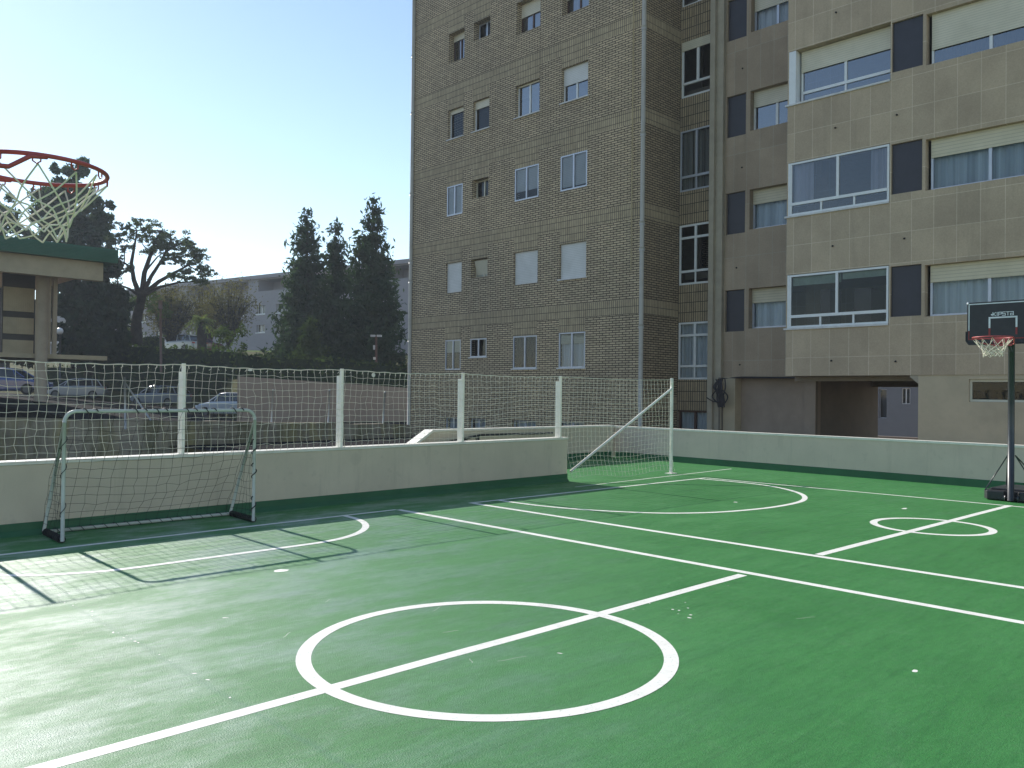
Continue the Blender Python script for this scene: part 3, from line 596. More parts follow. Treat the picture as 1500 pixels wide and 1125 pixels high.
def window(par, X, y0, y1, z0, z1, dep=.03, frame=FW, shutter=0, smat='shutter_white', behind=False, curtain=None, sill=None, mull=1, fw=.045, bottom=0, top=0, glass='glass', tilt=False, lights=3, cfrac=1.0):
    """Frame mesh 'window' with pane / shutter / curtain / sill children; X is the wall face, dep how far the frame sits back."""
    xf = X+dep; m = MB(); t = .05
    m.box(xf, xf+t, y0+.003, y0+fw, z0+.003, z1-.003); m.box(xf, xf+t, y1-fw, y1-.003, z0+.003, z1-.003)
    m.box(xf, xf+t, y0+fw, y1-fw, z0+.003, z0+fw); m.box(xf, xf+t, y0+fw, y1-fw, z1-fw, z1-.003)
    zb, zt = z0+fw, z1-fw
    if bottom:
        zb = z0+bottom; m.box(xf-.012, xf+t, y0+fw, y1-fw, zb-.05, zb+.02)
        for i in range(1, lights): yy = y0+(y1-y0)*i/lights; m.box(xf, xf+t-.006, yy-.022, yy+.022, z0+fw, zb-.05)
    if top: zt = z1-top; m.box(xf-.008, xf+t, y0+fw, y1-fw, zt-.035, zt+.035)
    for i in range(1, mull+1):
        yy = y0+(y1-y0)*i/(mull+1); m.box(xf-.004, xf+t-.004, yy-fw*.62, yy+fw*.62, zb, z1-fw if top else zt)
    wo = m.build('window', frame, par)
    g = MB()
    if tilt: g.obox((xf-.03, (y0+y1)/2, (z0+z1)/2), (0, (y1-y0)/2-.06, 0), (.09, 0, -(z1-z0)/2+.05), (.012, 0, .002)); g.build('open_sash', frame, wo)
    a, b, c, d = y0+fw*.8, y1-fw*.8, z0+fw*.8, z1-fw*.8; g = MB(); g.face([(xf+.024, b, c), (xf+.024, a, c), (xf+.024, a, d), (xf+.024, b, d)]); g.build('pane', glass, wo)
    if shutter:
        zz = z1-(z1-z0)*shutter; xs = xf+.055 if behind else xf-.022
        MB().box(xs, xs+.018, y0+.012, y1-.012, zz, z1-.004).build('shutter', smat, wo)
    if curtain:
        c = MB(); n = max(6, int((y1-y0)/.04)); xs = xf+.14; P = [(xs+.02*math.sin(i*1.3)+.012*math.sin(i*.7), y0+.02+(y1-y0-.04)*i/n) for i in range(n+1)]
        zc = z1-.02; z_ = z0+(z1-z0)*(1-cfrac)+.02
        for (a, b), (e, f) in zip(P, P[1:]): c.face([(a, b, z_), (e, f, z_), (e, f, zc), (a, b, zc)], 0, True)
        c.build('curtain', curtain, wo)
    if sill: MB().box(X-.05, xf+.01, y0-.04, y1+.04, z0-.035, z0+.002).build('sill', sill, wo)
    return wo

XB, SH = 19.6, 2.81
bk = thing('apartment_building', 'tall buff brick apartment block with small shuttered windows and grey downpipes', 'building', (XB, 20, -1.6))
colsY = {'A': (22.53, 23.40), 'B': (21.17, 22.03), 'C': (18.76, 19.87), 'D': (16.69, 17.80)}
rows = range(0, 7)
holes, zones, spec = [], [], []
YL, YR = 25.42, 14.60
for k in rows:
    dz = SH*(k-1)
    if k: zones.append((YR, YL, 3.75+dz, 4.191+dz, 1))
    for c, (a, b) in colsY.items():
        z0, z1 = 2.20+dz, 3.29+dz
        if c == 'B' and k != 4: z0 = 2.63+dz
        if c == 'D': z1 += .03
        if k == 0: z0 += .2
        deep = .28 if (k >= 5 or (c == 'B' and k in (2, 3))) else .16
        holes.append((a, b, z0, z1, deep+.08)); spec.append((c, k, a, b, z0, z1))
        if k: zones.append((a, b, z1, 3.75+dz, 1))
mb = facade_x(XB, YR, YL, -1.6, 18.9, holes, zones, .2)
# return wall facing -y, far end, back, roof
for k in range(0, 8):
    za, zb = max(-1.6, 4.191+SH*(k-2)), min(18.9, 3.75+SH*(k-1))
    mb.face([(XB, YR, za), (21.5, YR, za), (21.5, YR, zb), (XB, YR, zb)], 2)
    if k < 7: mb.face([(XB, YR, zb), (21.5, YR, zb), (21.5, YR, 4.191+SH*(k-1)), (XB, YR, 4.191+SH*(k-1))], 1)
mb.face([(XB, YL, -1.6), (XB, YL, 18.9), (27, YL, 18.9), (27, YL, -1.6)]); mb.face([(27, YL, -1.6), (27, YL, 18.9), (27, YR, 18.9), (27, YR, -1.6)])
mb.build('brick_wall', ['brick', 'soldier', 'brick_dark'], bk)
MB().box(XB-.1, 27.1, YR-.0, YL+.1, 18.9, 19.2).build('roof', ROOFM, bk)
m = MB()
for k in range(0, 8): m.box(XB+.45, 26.9, YR+.05, YL-.05, 1.55+SH*(k-1), 1.75+SH*(k-1))
m.build('floor_slab', SOFF, bk)
MB().box(XB+3.2, XB+3.3, YR+.05, YL-.05, -1.6, 18.8).build('backing_partition', mat('plaster_inside', (.16, .14, .12), .9), bk)
for (c, k, a, b, z0, z1) in spec:
    kw = {}
    if k == 1: kw = dict(dep=.01, frame=FA); kw.update({'A': dict(shutter=.42, smat='shutter_cream', behind=True, curtain='curtain_brown'), 'B': {}, 'C': dict(curtain='curtain_brown'), 'D': dict(shutter=.32, smat='shutter_cream', behind=True, curtain='curtain_white')}[c]); kw['sill'] = SILL if c != 'A' else None
    if k == 2: kw = dict(dep=.24, frame=FC, tilt=True) if c == 'B' else dict(dep=.09, frame=FW, shutter=1, smat='shutter_white', sill=SILL if c == 'D' else None)
    if k == 3: kw = dict(dep=.22, frame=FC) if c == 'B' else dict(dep=.005, frame=FA, behind=True, shutter={'A': .95, 'C': .72, 'D': .90}[c], smat='shutter_white')
    if k == 4: kw = dict(dep=.13, frame=FW, shutter={'A': .14, 'B': .26, 'C': .05, 'D': .5}[c], smat='shutter_white' if c == 'D' else 'shutter_cream', sill=SILL, mull=0 if c in 'AB' else 1, glass='glass_sky' if c in 'CD' else 'glass')
    if k == 5: kw = dict(dep=.25, frame=FA) if c == 'B' else dict(dep=.25, frame=FB, shutter={'A': .22, 'C': .42, 'D': .5}[c], smat='shutter_cream', curtain='curtain_white', glass='glass_sky')
    if k == 6: kw = dict(dep=.2, frame=FW, shutter=.4, smat='shutter_cream')
    if k == 0: kw = dict(dep=.1, frame=FA, curtain='curtain_white')
    window(bk, XB, a, b, z0, z1, **kw)
for (x, y, r) in ((XB-.02, YR-.045, .065), (XB-.05, YL+.02, .07)):
    m = MB().tube([(x, y, z) for z in (-1.6, 3, 8, 13, 19)], r, 10); dp = m.build('downpipe', PIPE, bk)
    for z in (3.3, 5.55, 6.3, 8.9, 12.0, 14.2): MB().tube([(x, y, z), (x, y, z+.12)], r+.014, 10).build('pipe_collar', PIPE, dp)
MB().tube([(XB-.06, YR+.32, z) for z in (5.0, 9, 13.5, 19)], .02, 6).build('thin_pipe', mat('pipe_tan', (.40, .31, .16), .6), bk)

# recessed stair bay in brick + stone clad block
cl = thing('apartment_building', 'stone clad apartment block with projecting bay, dark panels and wide shuttered windows', 'building', (XB, 6, -1.6))
XS_ = 21.5; YP0, YP1 = 13.0, 13.38
sh = 2.84
rw = [(.08, .93), (1.86, 3.60), (4.74, 6.57), (7.60, 9.46), (10.48, 12.20), (13.3, 15.0), (16.1, 17.8)]
holes = [(13.41, 14.56, a, b, .2) for a, b in rw]
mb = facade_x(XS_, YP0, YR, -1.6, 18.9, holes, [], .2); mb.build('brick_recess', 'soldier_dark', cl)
window(cl, XS_, 13.41, 14.56, *rw[0], dep=.06, frame=FB, curtain='curtain_white', fw=.06)
window(cl, XS_, 13.41, 14.56, *rw[1], dep=-.01, frame=FW, curtain='curtain_white', fw=.06, bottom=.42, top=.40, lights=2)
window(cl, XS_, 13.41, 14.56, *rw[2], dep=-.01, frame=FW, fw=.06, bottom=.42, top=.40, lights=2)
window(cl, XS_, 13.41, 14.56, *rw[3], dep=-.01, frame=FA, curtain='curtain_strip', fw=.05, bottom=.45, lights=2)
window(cl, XS_, 13.41, 14.56, *rw[4], dep=.03, frame=FW, shutter=.16, smat='shutter_cream', fw=.07, bottom=.45, lights=1)
window(cl, XS_, 13.41, 14.56, *rw[5], dep=.03, frame=FW); window(cl, XS_, 13.41, 14.56, *rw[6], dep=.03, frame=FW)
mb = MB().box(XS_-.14, XS_+.2, YP0, YP1-.16, -1.6, 18.9); mb.box(XS_-.26, XS_+.2, YP1-.16, YP1, -1.6, 18.9)
mb.build('pillar', CONC, cl)
YS0 = 9.9
holes = []
for k in range(6): dz = sh*k; holes += [(12.34, 12.96, 3.25+dz, 4.46+dz, .12), (YS0+.15, 12.20, 3.31+dz, 4.46+dz, .3)]
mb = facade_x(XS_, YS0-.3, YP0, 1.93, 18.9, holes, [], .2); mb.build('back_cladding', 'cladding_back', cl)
for k in range(6):
    dz = sh*k
    MB().box(XS_+.07, XS_+.10, 12.345, 12.955, 3.255+dz, 4.455+dz).build('dark_panel', PANEL, cl)
    window(cl, XS_, 10.75, 12.20, 3.31+dz, 4.46+dz, dep=.2, frame=FA if k != 2 else FW, shutter=(.36, .36, .40, .45, .5, .4)[k], smat='shutter_beige' if k < 2 else 'shutter_cream', curtain='curtain_blue' if k < 2 else ('curtain_white' if k == 3 else None), mull=1 if k > 1 else 0, fw=.06, glass='glass_sky' if k == 2 else 'glass')
# bay
YBL, YBR = 10.08, -12.0
holes = []
for k in range(6):
    dz = 2.82*k
    holes += [(7.55, YBL-.03, 3.08+dz, 4.44+dz, .35), (6.84, 7.52, 3.24+dz, 4.40+dz, .12), (3.1, 6.77, 3.21+dz, 4.36+dz, .22), (-3.0, 2.4, 3.21+dz, 4.36+dz, .22)]
mb = facade_x(XB, YBR, YBL, 1.90, 18.9, holes, [], .2)
for k in range(7):
    za, zb = (1.90 if k == 0 else 4.44+2.82*(k-1)), min(18.9, 3.08+2.82*k)
    mb.face([(XB, YBL, za), (XS_, YBL, za), (XS_, YBL, zb), (XB, YBL, zb)])
mb.face([(27, YBL, 1.9), (27, YBL, 18.9), (27, YBR, 18.9), (27, YBR, 1.9)]); mb.face([(27, YR-.01, 1.9), (27, YR-.01, 18.9), (27, YBL, 18.9), (27, YBL, 1.9)]); mb.face([(XB, YBR, 1.9), (27, YBR, 1.9), (27, YBR, 18.9), (XB, YBR, 18.9)])
mb.build('stone_cladding', 'cladding', cl)
for k in range(6):
    dz = 2.82*k
    if k == 2: kw = dict(dep=.22, shutter=.40, smat='shutter_cream', glass='glass_sky', bottom=.30, lights=2)
    elif k < 2: kw = dict(dep=.0, bottom=.30, glass='glass' if k == 0 else 'glass_mid', curtain=None)
    else: kw = dict(dep=.1, shutter=.4, smat='shutter_cream')
    wo = window(cl, XB, 7.56, YBL-.08 if k != 2 else YBL-.25, 3.10+dz, 4.43+dz, frame=FW, fw=.05, **kw)
    MB().box(XB+.002, XB+.09 if k != 2 else XB+.30, YBL-.075 if k != 2 else YBL-.21, YBL-.005, 3.10+dz, 4.43+dz).build('corner_post', FW, wo)
    MB().box(XB-.035, XB+.3, 7.56, YBL+.05, 3.055+dz, 3.098+dz).build('sill', SILL, wo)
    s = MB(); s.face([(XB+.14, YBL-.04, 3.1+dz), (XB+.14, YBL-.04, 4.43+dz), (XS_, YBL-.04, 4.43+dz), (XS_, YBL-.04, 3.1+dz)]); s.build('side_pane', 'glass_sky', wo)
    if k == 0:
        MB().box(XB+.10, XB+.12, 8.72, 9.95, 4.16+dz, 4.38+dz).box(XB+.10, XB+.12, 7.62, 8.68, 4.22+dz, 4.38+dz).build('blind', mat('blind_green', (.36, .40, .30), .8), wo)
        MB().box(XB+.35, XB+1.2, 8.1, 8.5, 3.1, 4.0).box(XB+.35, XB+1.0, 9.1, 9.35, 3.1, 4.05).build('furniture', mat('furniture_brown', (.06, .035, .025), .6), wo)
    if k == 1:
        c = MB(); 
        for (a, b) in ((9.45, 9.97), (7.6, 8.05)):
            n = 14
            for i in range(n): c.face([(XB+.16+.02*math.sin(i*1.4), a+(b-a)*i/n, 3.35+dz), (XB+.16+.02*math.sin((i+1)*1.4), a+(b-a)*(i+1)/n, 3.35+dz), (XB+.16+.02*math.sin((i+1)*1.4), a+(b-a)*(i+1)/n, 4.4+dz), (XB+.16+.02*math.sin(i*1.4), a+(b-a)*i/n, 4.4+dz)])
        c.build('curtain', 'curtain_white', wo)
    MB().box(XB+.06, XB+.09, 6.845, 7.515, 3.245+dz, 4.395+dz).build('dark_panel', PANEL, cl)
    for (a, b) in ((3.1, 6.70), (-3.0, 2.4)):
        window(cl, XB, a, b, 3.21+dz, 4.36+dz, dep=.14, frame=FA if k != 2 else FW, fw=.05, shutter=(.34, .36, .70, .4, .5, .4)[k], smat='shutter_beige' if k < 2 else 'shutter_cream', curtain='curtain_blue' if k == 1 else ('curtain_brown' if k == 2 else 'curtain_white'), mull=2, glass='glass_sky' if k == 2 else 'glass')
# floors, soffit, ground storey, passage
m = MB()
for z in (1.92, 4.95, 7.77, 10.6, 13.4, 16.2): m.box(XS_+.35, 26.9, YBR+.1, YR-.02, z, z+.2)
for z in (4.95, 7.77, 10.6, 13.4, 16.2): m.box(XB+.4, XS_+.35, YBR+.1, YBL-.15, z, z+.2)
m.box(XB+.01, XS_+.35, YBR+.1, YBL-.002, 1.905, 2.0); m.box(XS_+.004, XS_+.6, YBL, YP0, 1.935, 2.0)
m.build('floor_slab', SOFF, cl)
MB().box(XB-.1, 27.1, YBR-.1, YR-.002, 18.9, 19.2).build('roof', ROOFM, cl)
YPL, YPR = 10.28, 6.90
MB().box(XS_+.32, XS_+.5, YPL, YP0-.001, -1.6, 1.932).build('ground_wall', mat('render_brown_shaded', (.33, .255, .195), .9, var=.1, scale=2, dirt=((.22, .17, .135), .5)), cl)  # shade of the recess is put into this darker brown
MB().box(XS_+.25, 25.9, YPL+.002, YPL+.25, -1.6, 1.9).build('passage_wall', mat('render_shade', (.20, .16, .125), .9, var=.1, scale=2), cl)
MB().box(XS_+.2, XS_+.32, 10.285, 10.6, -1.6, 1.90).build('pilaster', MATS['render_brown_shaded'], cl); MB().box(XS_-.02, XS_+.32, 12.6, 12.998, -1.6, 1.93).build('pilaster', REND, cl)
m = facade_x(XB+.02, YBR+.1, YPR, -1.6, 1.9, [(3.4, 5.86, 1.32, 1.80, .15)], [], .1); m.box(XB+.03, 25.9, YPR-.2, YPR, -1.6, 1.9, 0, 'w'); m.build('ground_wall', REND, cl)
window(cl, XB+.02, 3.4, 5.86, 1.32, 1.80, dep=.05, frame=FC, mull=2, fw=.05)
MB().box(XB+1.0, XB+1.1, 2.8, 6.6, -1.6, 1.9).build('backing_partition', DARK, cl)  # dark panel added behind the small window to keep it dark
MB().prism([(6.85, 1.90), (7.08, 1.90), (7.08, 1.86), (6.92, 1.72), (6.85, 1.72)], 'x', XB+.021, XB+.6).build('bracket', CONC, cl)
MB().box(XB+.5, XB+.75, YPR, YBL, 1.78, 1.904).build('beam', SOFF, cl); MB().box(25.4, 25.65, YPR, YPL, 1.70, 1.92).build('beam', SOFF, cl)
for X_, pts in ((XB, ((1225, 18), (1314, 168), (1224, 187), (1325, 349), (1220, 360), (1312, 529), (1218, 528))), (XS_, ((1088, 100), (1087, 245), (1079, 392), (1084, 534)))):
    for px, py in pts:
        d = at(px, py, 1)-Vector((0, 0, CAMZ)); q = Vector((0, 0, CAMZ))+d*(X_/d.x); MB().tube([q-Vector((.03, 0, .01)), q+Vector((.02, 0, 0))], .022, 8).build('drain_spout', DARK, cl)
cb = thing('cable_bundle', 'tangle of dark cables hanging on the pillar under the stone clad block', 'cables', (21.2, 12.9, 1.3))
m = MB(); rr = random.Random(5)
for i in range(16):
    y = 12.86+rr.gauss(0, .07); m.tube(smooth([(21.18, y+.05, 1.86), (21.13+rr.gauss(0, .02), y+rr.gauss(0, .10), 1.62), (21.15, y+rr.gauss(0, .06), 1.35), (21.2, 12.88+rr.gauss(0, .04), 1.05)], 5), .02, 5)
for i in range(2): m.tube([(21.22, 12.86+.1*i, 1.1), (21.22, 12.85+.1*i, 0), (21.22, 12.86+.1*i, -1.5)], .014, 5)
for i in range(4): m.tube(smooth([(21.15, 12.95, 1.84+.02*i), (21.3, 12.4, 1.925-.012*i), (21.46, 11.6, 1.925-.012*i), (21.46, 10.2, 1.91-.01*i)], 6), .007, 5)
m.tube(smooth([(21.15, 12.85, 1.2), (21.1, 13.1, 1.22), (21.1, 13.3, 1.32)], 4), .016, 5)
m.build('cable', CABLE, cb)
HX = 48.0; hk = HX/34.5; hz = lambda z: 1.4+(z-1.4)*hk
pb = thing('house', 'pale bluish house wall with two windows seen through the passage', 'building', (HX, 16, -1.6))
h1, h2 = (18.56, 19.0, .2, 1.84), (17.3, 17.76, 1.02, 1.9)
m = facade_x(HX, 4, 40, -1.6, 9, [(*h1, .2), (*h2, .2)], [], .2); m.box(HX+.25, HX+8, 4, 40, -1.6, 9); m.build('wall', REND3, pb)
window(pb, HX, *h1, dep=.1, frame=FA, mull=0); window(pb, HX, *h2, dep=.05, frame=FW, mull=1)
MB().box(HX-.2, HX+8.2, 3.9, 40.1, 9, 9.3).build('roof', ROOFM, pb)
dw = MB().box(40, 40.3, 8, 22, -1.6, -.45); tag(dw.build('garden_wall', REND2), 'low dark wall in front of the pale house beyond the passage', 'wall')

# ------------------------------------------------------------------ beyond the court: lot, slope, walls
def cpos(px, D): p = at(px, CY, D); return p.x, p.y
def ss(a, b, x): t = max(0, min(1, (x-a)/(b-a))); return t*t*(3-2*t)
def terr(px, D):
    D0 = 62-14*ss(318, 350, px); z = max(-.25, min(.97, .97-.0037*(px-12)))
    return z+(2.2-z)*ss(D0-.5, D0+1.5, D)+2.9*ss(D0+2, D0+34, D)+4*ss(100, 260, D)
pxs = sorted(set(list(range(-900, 1900, 50))+[318, 326, 334, 342])); Ds = [16, 18, 20, 22, 24, 26, 28, 32, 38, 43, 45, 46, 47, 48, 49, 50, 54, 58, 61, 62, 63, 64, 67, 72, 80, 90, 105, 130, 170, 220, 300]
ml, mh, idx = MB(), MB(), {}
for i, p in enumerate(pxs):
    for j, D in enumerate(Ds):
        x, y = cpos(p, D); idx[i, j] = (x, max(y, 24.25) if p < 620 else y, terr(p, D))
for i in range(len(pxs)-1):
    for j in range(len(Ds)-1):
        pm = (pxs[i]+pxs[i+1])/2
        if pm > 640: continue
        lot = (Ds[j] < 61 and pm < 318) or (Ds[j] < 47)
        (ml if lot else mh).face([idx[i, j], idx[i+1, j], idx[i+1, j+1], idx[i, j+1]], 0, not lot)
tag(mh.build('hillside', 'earth'), kind='structure'); tag(ml.build('parking_lot', 'asphalt'), kind='structure')
mw = MB(); a, b = Vector((-30, 24.0)), Vector((18.6, 24.0)); N = 40
for i in range(N):
    xa, xb = -30+48.6*i/N, -30+48.6*(i+1)/N; zt = lambda x: .70-.032*max(0, x-3)+.02*math.sin(x*3)
    mw.prism([(xa, -1.6), (xb-.004, -1.6), (xb-.004, zt(xb)), (xa, zt(xa))], 'y', 24.0, 24.3)
tag(mw.build('retaining_wall', 'mossy'), 'mossy stained concrete retaining wall beyond the netting fence', 'wall')
bw_ = thing('rendered_wall', 'brown rendered wall beneath the spruces beyond the netting', 'wall', at(348, 580, 41))
m = MB(); N = 12; pts = []
for i in range(N+1):
    t = i/N; px = 348+(640-348)*t; D = 41+5*t; p = at(px, 551+20*t, D); q = at(px, 612, D); pts.append((p, q))
off = Vector((.15, .22, 0))
for (p, q), (p2, q2) in zip(pts, pts[1:]):
    q, q2 = Vector((p.x, p.y, -.4)), Vector((p2.x, p2.y, -.4)); m.face([q, q2, p2, p]); m.face([p, p2, p2+off, p+off]); m.face([q+off, p+off, p2+off, q2+off])
p, q = pts[0]; m.face([(p.x, p.y, -.4), p, p+off, (p.x+off.x, p.y+off.y, -.4)])
m.build('wall_body', REND2, bw_)
for i, (px, y0, y1, dx) in enumerate(((400, 572, 624, -3), (483, 572, 624, -3), (564, 575, 626, -4))):
    b = at(px+dx, y1, 27+i*1.2); t = at(px, y0, 27+i*1.2); tag(MB().tube([b-Vector((0, 0, .3)), t], .03, 6).sphere(t, .04, 6).build('fence_stake', GALV),
        ('thin leaning metal stake under the spruces, nearest the small goal', 'thin leaning metal stake between its two twins below the spruces', 'thin leaning metal stake closest to the brick building')[i], 'stake', 'metal stakes on the retaining wall')
st = thing('braced_stake', 'metal post with a diagonal brace above the small goal', 'post', at(184, 612, 22))
MB().tube([at(184, 612, 22)-Vector((0, 0, .3)), at(183, 552, 22)], .028, 6).build('upright', GALV, st); MB().tube([at(184, 562, 22), at(221, 616, 22)], .022, 6).build('brace', GALV, st)

# ------------------------------------------------------------------ pavilion with green roof on the left
pv = thing('pavilion', 'open sports pavilion with green metal roof edge and round beige column', 'pavilion')
q = at(59, 586, 30); PY, PXc = q.y, q.x; pz = q.z-.05
pv.location = (PXc, PY, pz)
def onY(px, py, y): d = at(px, py, 1)-Vector((0, 0, CAMZ)); return Vector((0, 0, CAMZ))+d*(y/d.y)
YE = PY-1.3
e0, e1 = onY(0, 373, YE), onY(173, 386, YE); rt = onY(0, 345, YE).z; xe = e1.x
m = MB(); m.box(-20, xe, YE, YE+10, e1.z, rt); m.build('roof', GREENR, pv)
m = MB()
for i in range(9): z = e1.z+.03+(rt-e1.z-.05)*i/9; m.box(-20, xe-.02, YE-.03, YE+.0, z, z+(rt-e1.z)/9*.45)
m.build('roof_edge', GREENR, pv)
f1 = onY(151, 412, YE+.3); f0 = onY(151, 390, YE+.3)
MB().box(-20, f1.x, YE+.3, YE+.6, f1.z, e1.z).build('fascia', BEIGE, pv)
MB().box(-20, f1.x-.1, YE+.25, YE+.3, f1.z, f1.z+.14).build('trim', BEIGE, pv)
MB().box(-20, f1.x, YE+.6, YE+9, f1.z+.35, e1.z-.01).build('ceiling', SOFF, pv)
MB().tube([(PXc, PY, pz), (PXc, PY, 2.5), (PXc, PY, f1.z+.35)], .205, 18).build('column', COLUMN, pv)
for (a, b) in ((70, 75), (78, 84)):
    u, v = onY(a, 450, PY+.35), onY(b, 450, PY+.35); MB().box(u.x, v.x, PY+.35, PY+.5, onY(80, 520, PY+.35).z, f1.z+.3).build('post', COLUMN, pv)
u, v = onY(70, 519, PY+.2), onY(157, 528, PY+.2); MB().box(-20, v.x, PY+.2, PY+.7, v.z, v.z+.16).build('floor_beam', BEIGE, pv)
MB().box(-20, v.x-.3, PY+.7, PY+8, v.z+.0, v.z+.12).build('deck', COLUMN, pv)
for k, (ya, yb) in enumerate(((417, 456), (461, 489), (494, 522))):
    m = MB(); zt, zb = onY(25, ya+4, PY+1.2).z, onY(25, yb, PY+1.2).z; a, b = onY(5, 450, PY+1.2).x, onY(50, 450, PY+1.2).x; N = 14
    for i in range(N): x = a+(b-a)*i/N; m.box(x, x+(b-a)/N*.86, PY+1.2, PY+1.23, zb, zt); m.box(x+(b-a)/N*.86, x+(b-a)/N, PY+1.21, PY+1.23, zb, zt)
    m.build('wall_panel', BEIGE, pv)
MB().box(onY(3, 450, PY+1.26).x, onY(51, 450, PY+1.26).x, PY+1.26, PY+1.34, v.z+.12, f1.z+.3).build('panel_frame', mat('frame_dark', (.05, .045, .04), .7), pv)

# ------------------------------------------------------------------ cars
def make_car(name, label, col, loc, rot, sc=1.0):
    c = thing(name, label, 'car', loc, 'cars parked beyond the court'); c.rotation_euler = (0, 0, rot); c.scale = (sc,)*3
    paint = mat('paint_'+name+'_%d' % int(col[2]*1000), col, .25, var=.02, coat=1)
    bpy.context.view_layer.update()
    def loft(sec, mb, mi=0):
        n = len(mb.v)
        m_ = len(sec[0])
        for s_ in sec: mb.v += s_
        for i in range(len(sec)-1):
            for j in range(m_):
                k = (j+1) % m_; mb.f.append((n+i*m_+j, n+(i+1)*m_+j, n+(i+1)*m_+k, n+i*m_+k)); mb.mi.append(mi); mb.sm.append(False)
        mb.f.append(tuple(n+j for j in range(m_))); mb.f.append(tuple(n+(len(sec)-1)*m_+j for j in reversed(range(m_)))); mb.mi += [mi]*2; mb.sm += [False]*2
    T = Matrix.LocRotScale(Vector(loc), c.rotation_euler, Vector((sc,)*3))
    def place(mb): mb.v = [tuple(T @ Vector(p)) for p in mb.v]; return mb
    body = MB(); secs = []
    for x, zb, zt, hw in ((-2.08, .42, .70, .70), (-2.0, .28, .92, .80), (-1.2, .22, .97, .86), (0, .2, .95, .88), (1.0, .22, .92, .87), (1.75, .26, .80, .82), (2.08, .36, .62, .70)):
        secs.append([(x, -hw, zb+.08), (x, -hw, zt-.12), (x, -hw*.92, zt), (x, hw*.92, zt), (x, hw, zt-.12), (x, hw, zb+.08), (x, hw*.9, zb), (x, -hw*.9, zb)])
    loft(secs, body); place(body).build('body', paint, c, bevel=.04*sc)
    cab = MB(); loft([[(x, -hb, .93), (x2, -ht, zt), (x2, ht, zt), (x, hb, .93)] for x, x2, hb, ht, zt in ((-1.95, -1.5, .72, .58, 1.36), (-1.2, -1.1, .78, .62, 1.43), (.2, .1, .78, .62, 1.43), (1.15, .45, .74, .58, 1.38))], cab)
    place(cab).build('cabin_glass', CARG, c)
    rf = MB(); loft([[(x, -h, z), (x, -h*.9, z+.035), (x, h*.9, z+.035), (x, h, z)] for x, h, z in ((-1.58, .58, 1.37), (-1.0, .63, 1.43), (.1, .63, 1.435), (.52, .57, 1.38))], rf)
    for s in (-1, 1):
        for (xa, xb_) in ((-1.25, -1.12), (-.28, -.2), (.72, .46)): rf.tube([(xa, s*.785, .95), (xb_, s*.628, 1.43)], .035, 4)
        rf.tube([(-1.85, s*.75, .95), (-1.5, s*.6, 1.38)], .05, 4); rf.tube([(1.12, s*.75, .95), (.47, s*.6, 1.38)], .035, 4)
    place(rf).build('roof', paint, c)
    for x in (-1.28, 1.3):
        for s in (-1, 1):
            ty = place(MB().tube([(x, s*.70, .31), (x, s*.885, .31)], .31, 16)).build('wheel', TYRE, c)
            place(MB().tube([(x, s*.80, .31), (x, s*.895, .31)], .2, 12)).build('rim', RIMM, ty)
    for s in (-1, 1):
        place(MB().obox((1.98, s*.58, .64), (.07, 0, 0), (0, .14, 0), (0, 0, .06))).build('headlight', LIGHTM, c)
        place(MB().obox((-2.03, s*.62, .78), (.05, 0, 0), (0, .12, 0), (0, 0, .07))).build('tail_light', TAILM, c)
    return c
camrot = R(45.41-90)
for (name, label, col, px, D, rot, dz, sc) in (
    ('parked_car', 'blue car half hidden behind the pavilion column', (.035, .07, .24), 12, 46, .15, None, 1),
    ('parked_car', 'white and grey car under the trees just beyond the pavilion column', (.34, .36, .40), 116, 61, math.pi+.1, None, 1.0),
    ('parked_car', 'silver-blue saloon car in the shade beside the first full net post', (.20, .23, .29), 236, 59, math.pi-.3, None, 1.0),
    ('parked_car', 'white car cut off by the end of the brown wall', (.50, .52, .55), 342, 49, math.pi-.25, None, 1.0),
    ('parked_car', 'silver car on the upper terrace beside the palm', (.5, .52, .55), 266, 68, math.pi-.5, None, 1.0),
    ('parked_car', 'dark red car on the upper terrace between silver car and palm trunk', (.10, .015, .02), 290, 70, .4, None, 1.0)):
    x, y = cpos(px, D); z = terr(px, D)+(dz or 0)
    if D > 65: z = at(px, 517, D).z
    make_car(name, label, col, (x, y, z), camrot+rot, sc)

# ------------------------------------------------------------------ vegetation
def leafcards(mb, P, size, drop=0, long=1.0):
    """P: Nx3 centres; one randomly turned leaf-sized blade each."""
    n = len(P); a = rng.normal(0, 1, (n, 3)); a[:, 2] -= drop; a /= np.linalg.norm(a, axis=1)[:, None]
    b = np.cross(a, rng.normal(0, 1, (n, 3))); b /= np.linalg.norm(b, axis=1)[:, None]
    s = size*rng.uniform(.6, 1.3, n)[:, None]; a = a*s*long; b = b*s*.55
    Q = np.stack([P-a, P+b*.9, P+a, P-b*.9], 1).reshape(-1, 3); k = len(mb.v)
    mb.v += [tuple(q) for q in Q]; mb.f += [(k+4*i, k+4*i+1, k+4*i+2, k+4*i+3) for i in range(n)]; mb.mi += [0]*n; mb.sm += [False]*n
def clump(mb, c, r, n, size, flat=1.0, shell=.5, **kw):
    d = rng.normal(0, 1, (n, 3)); d /= np.linalg.norm(d, axis=1)[:, None]
    d *= (shell+(1-shell)*rng.random(n))[:, None]; P = np.array(c)+d*np.array([r, r, r*flat]); leafcards(mb, P, size, **kw)
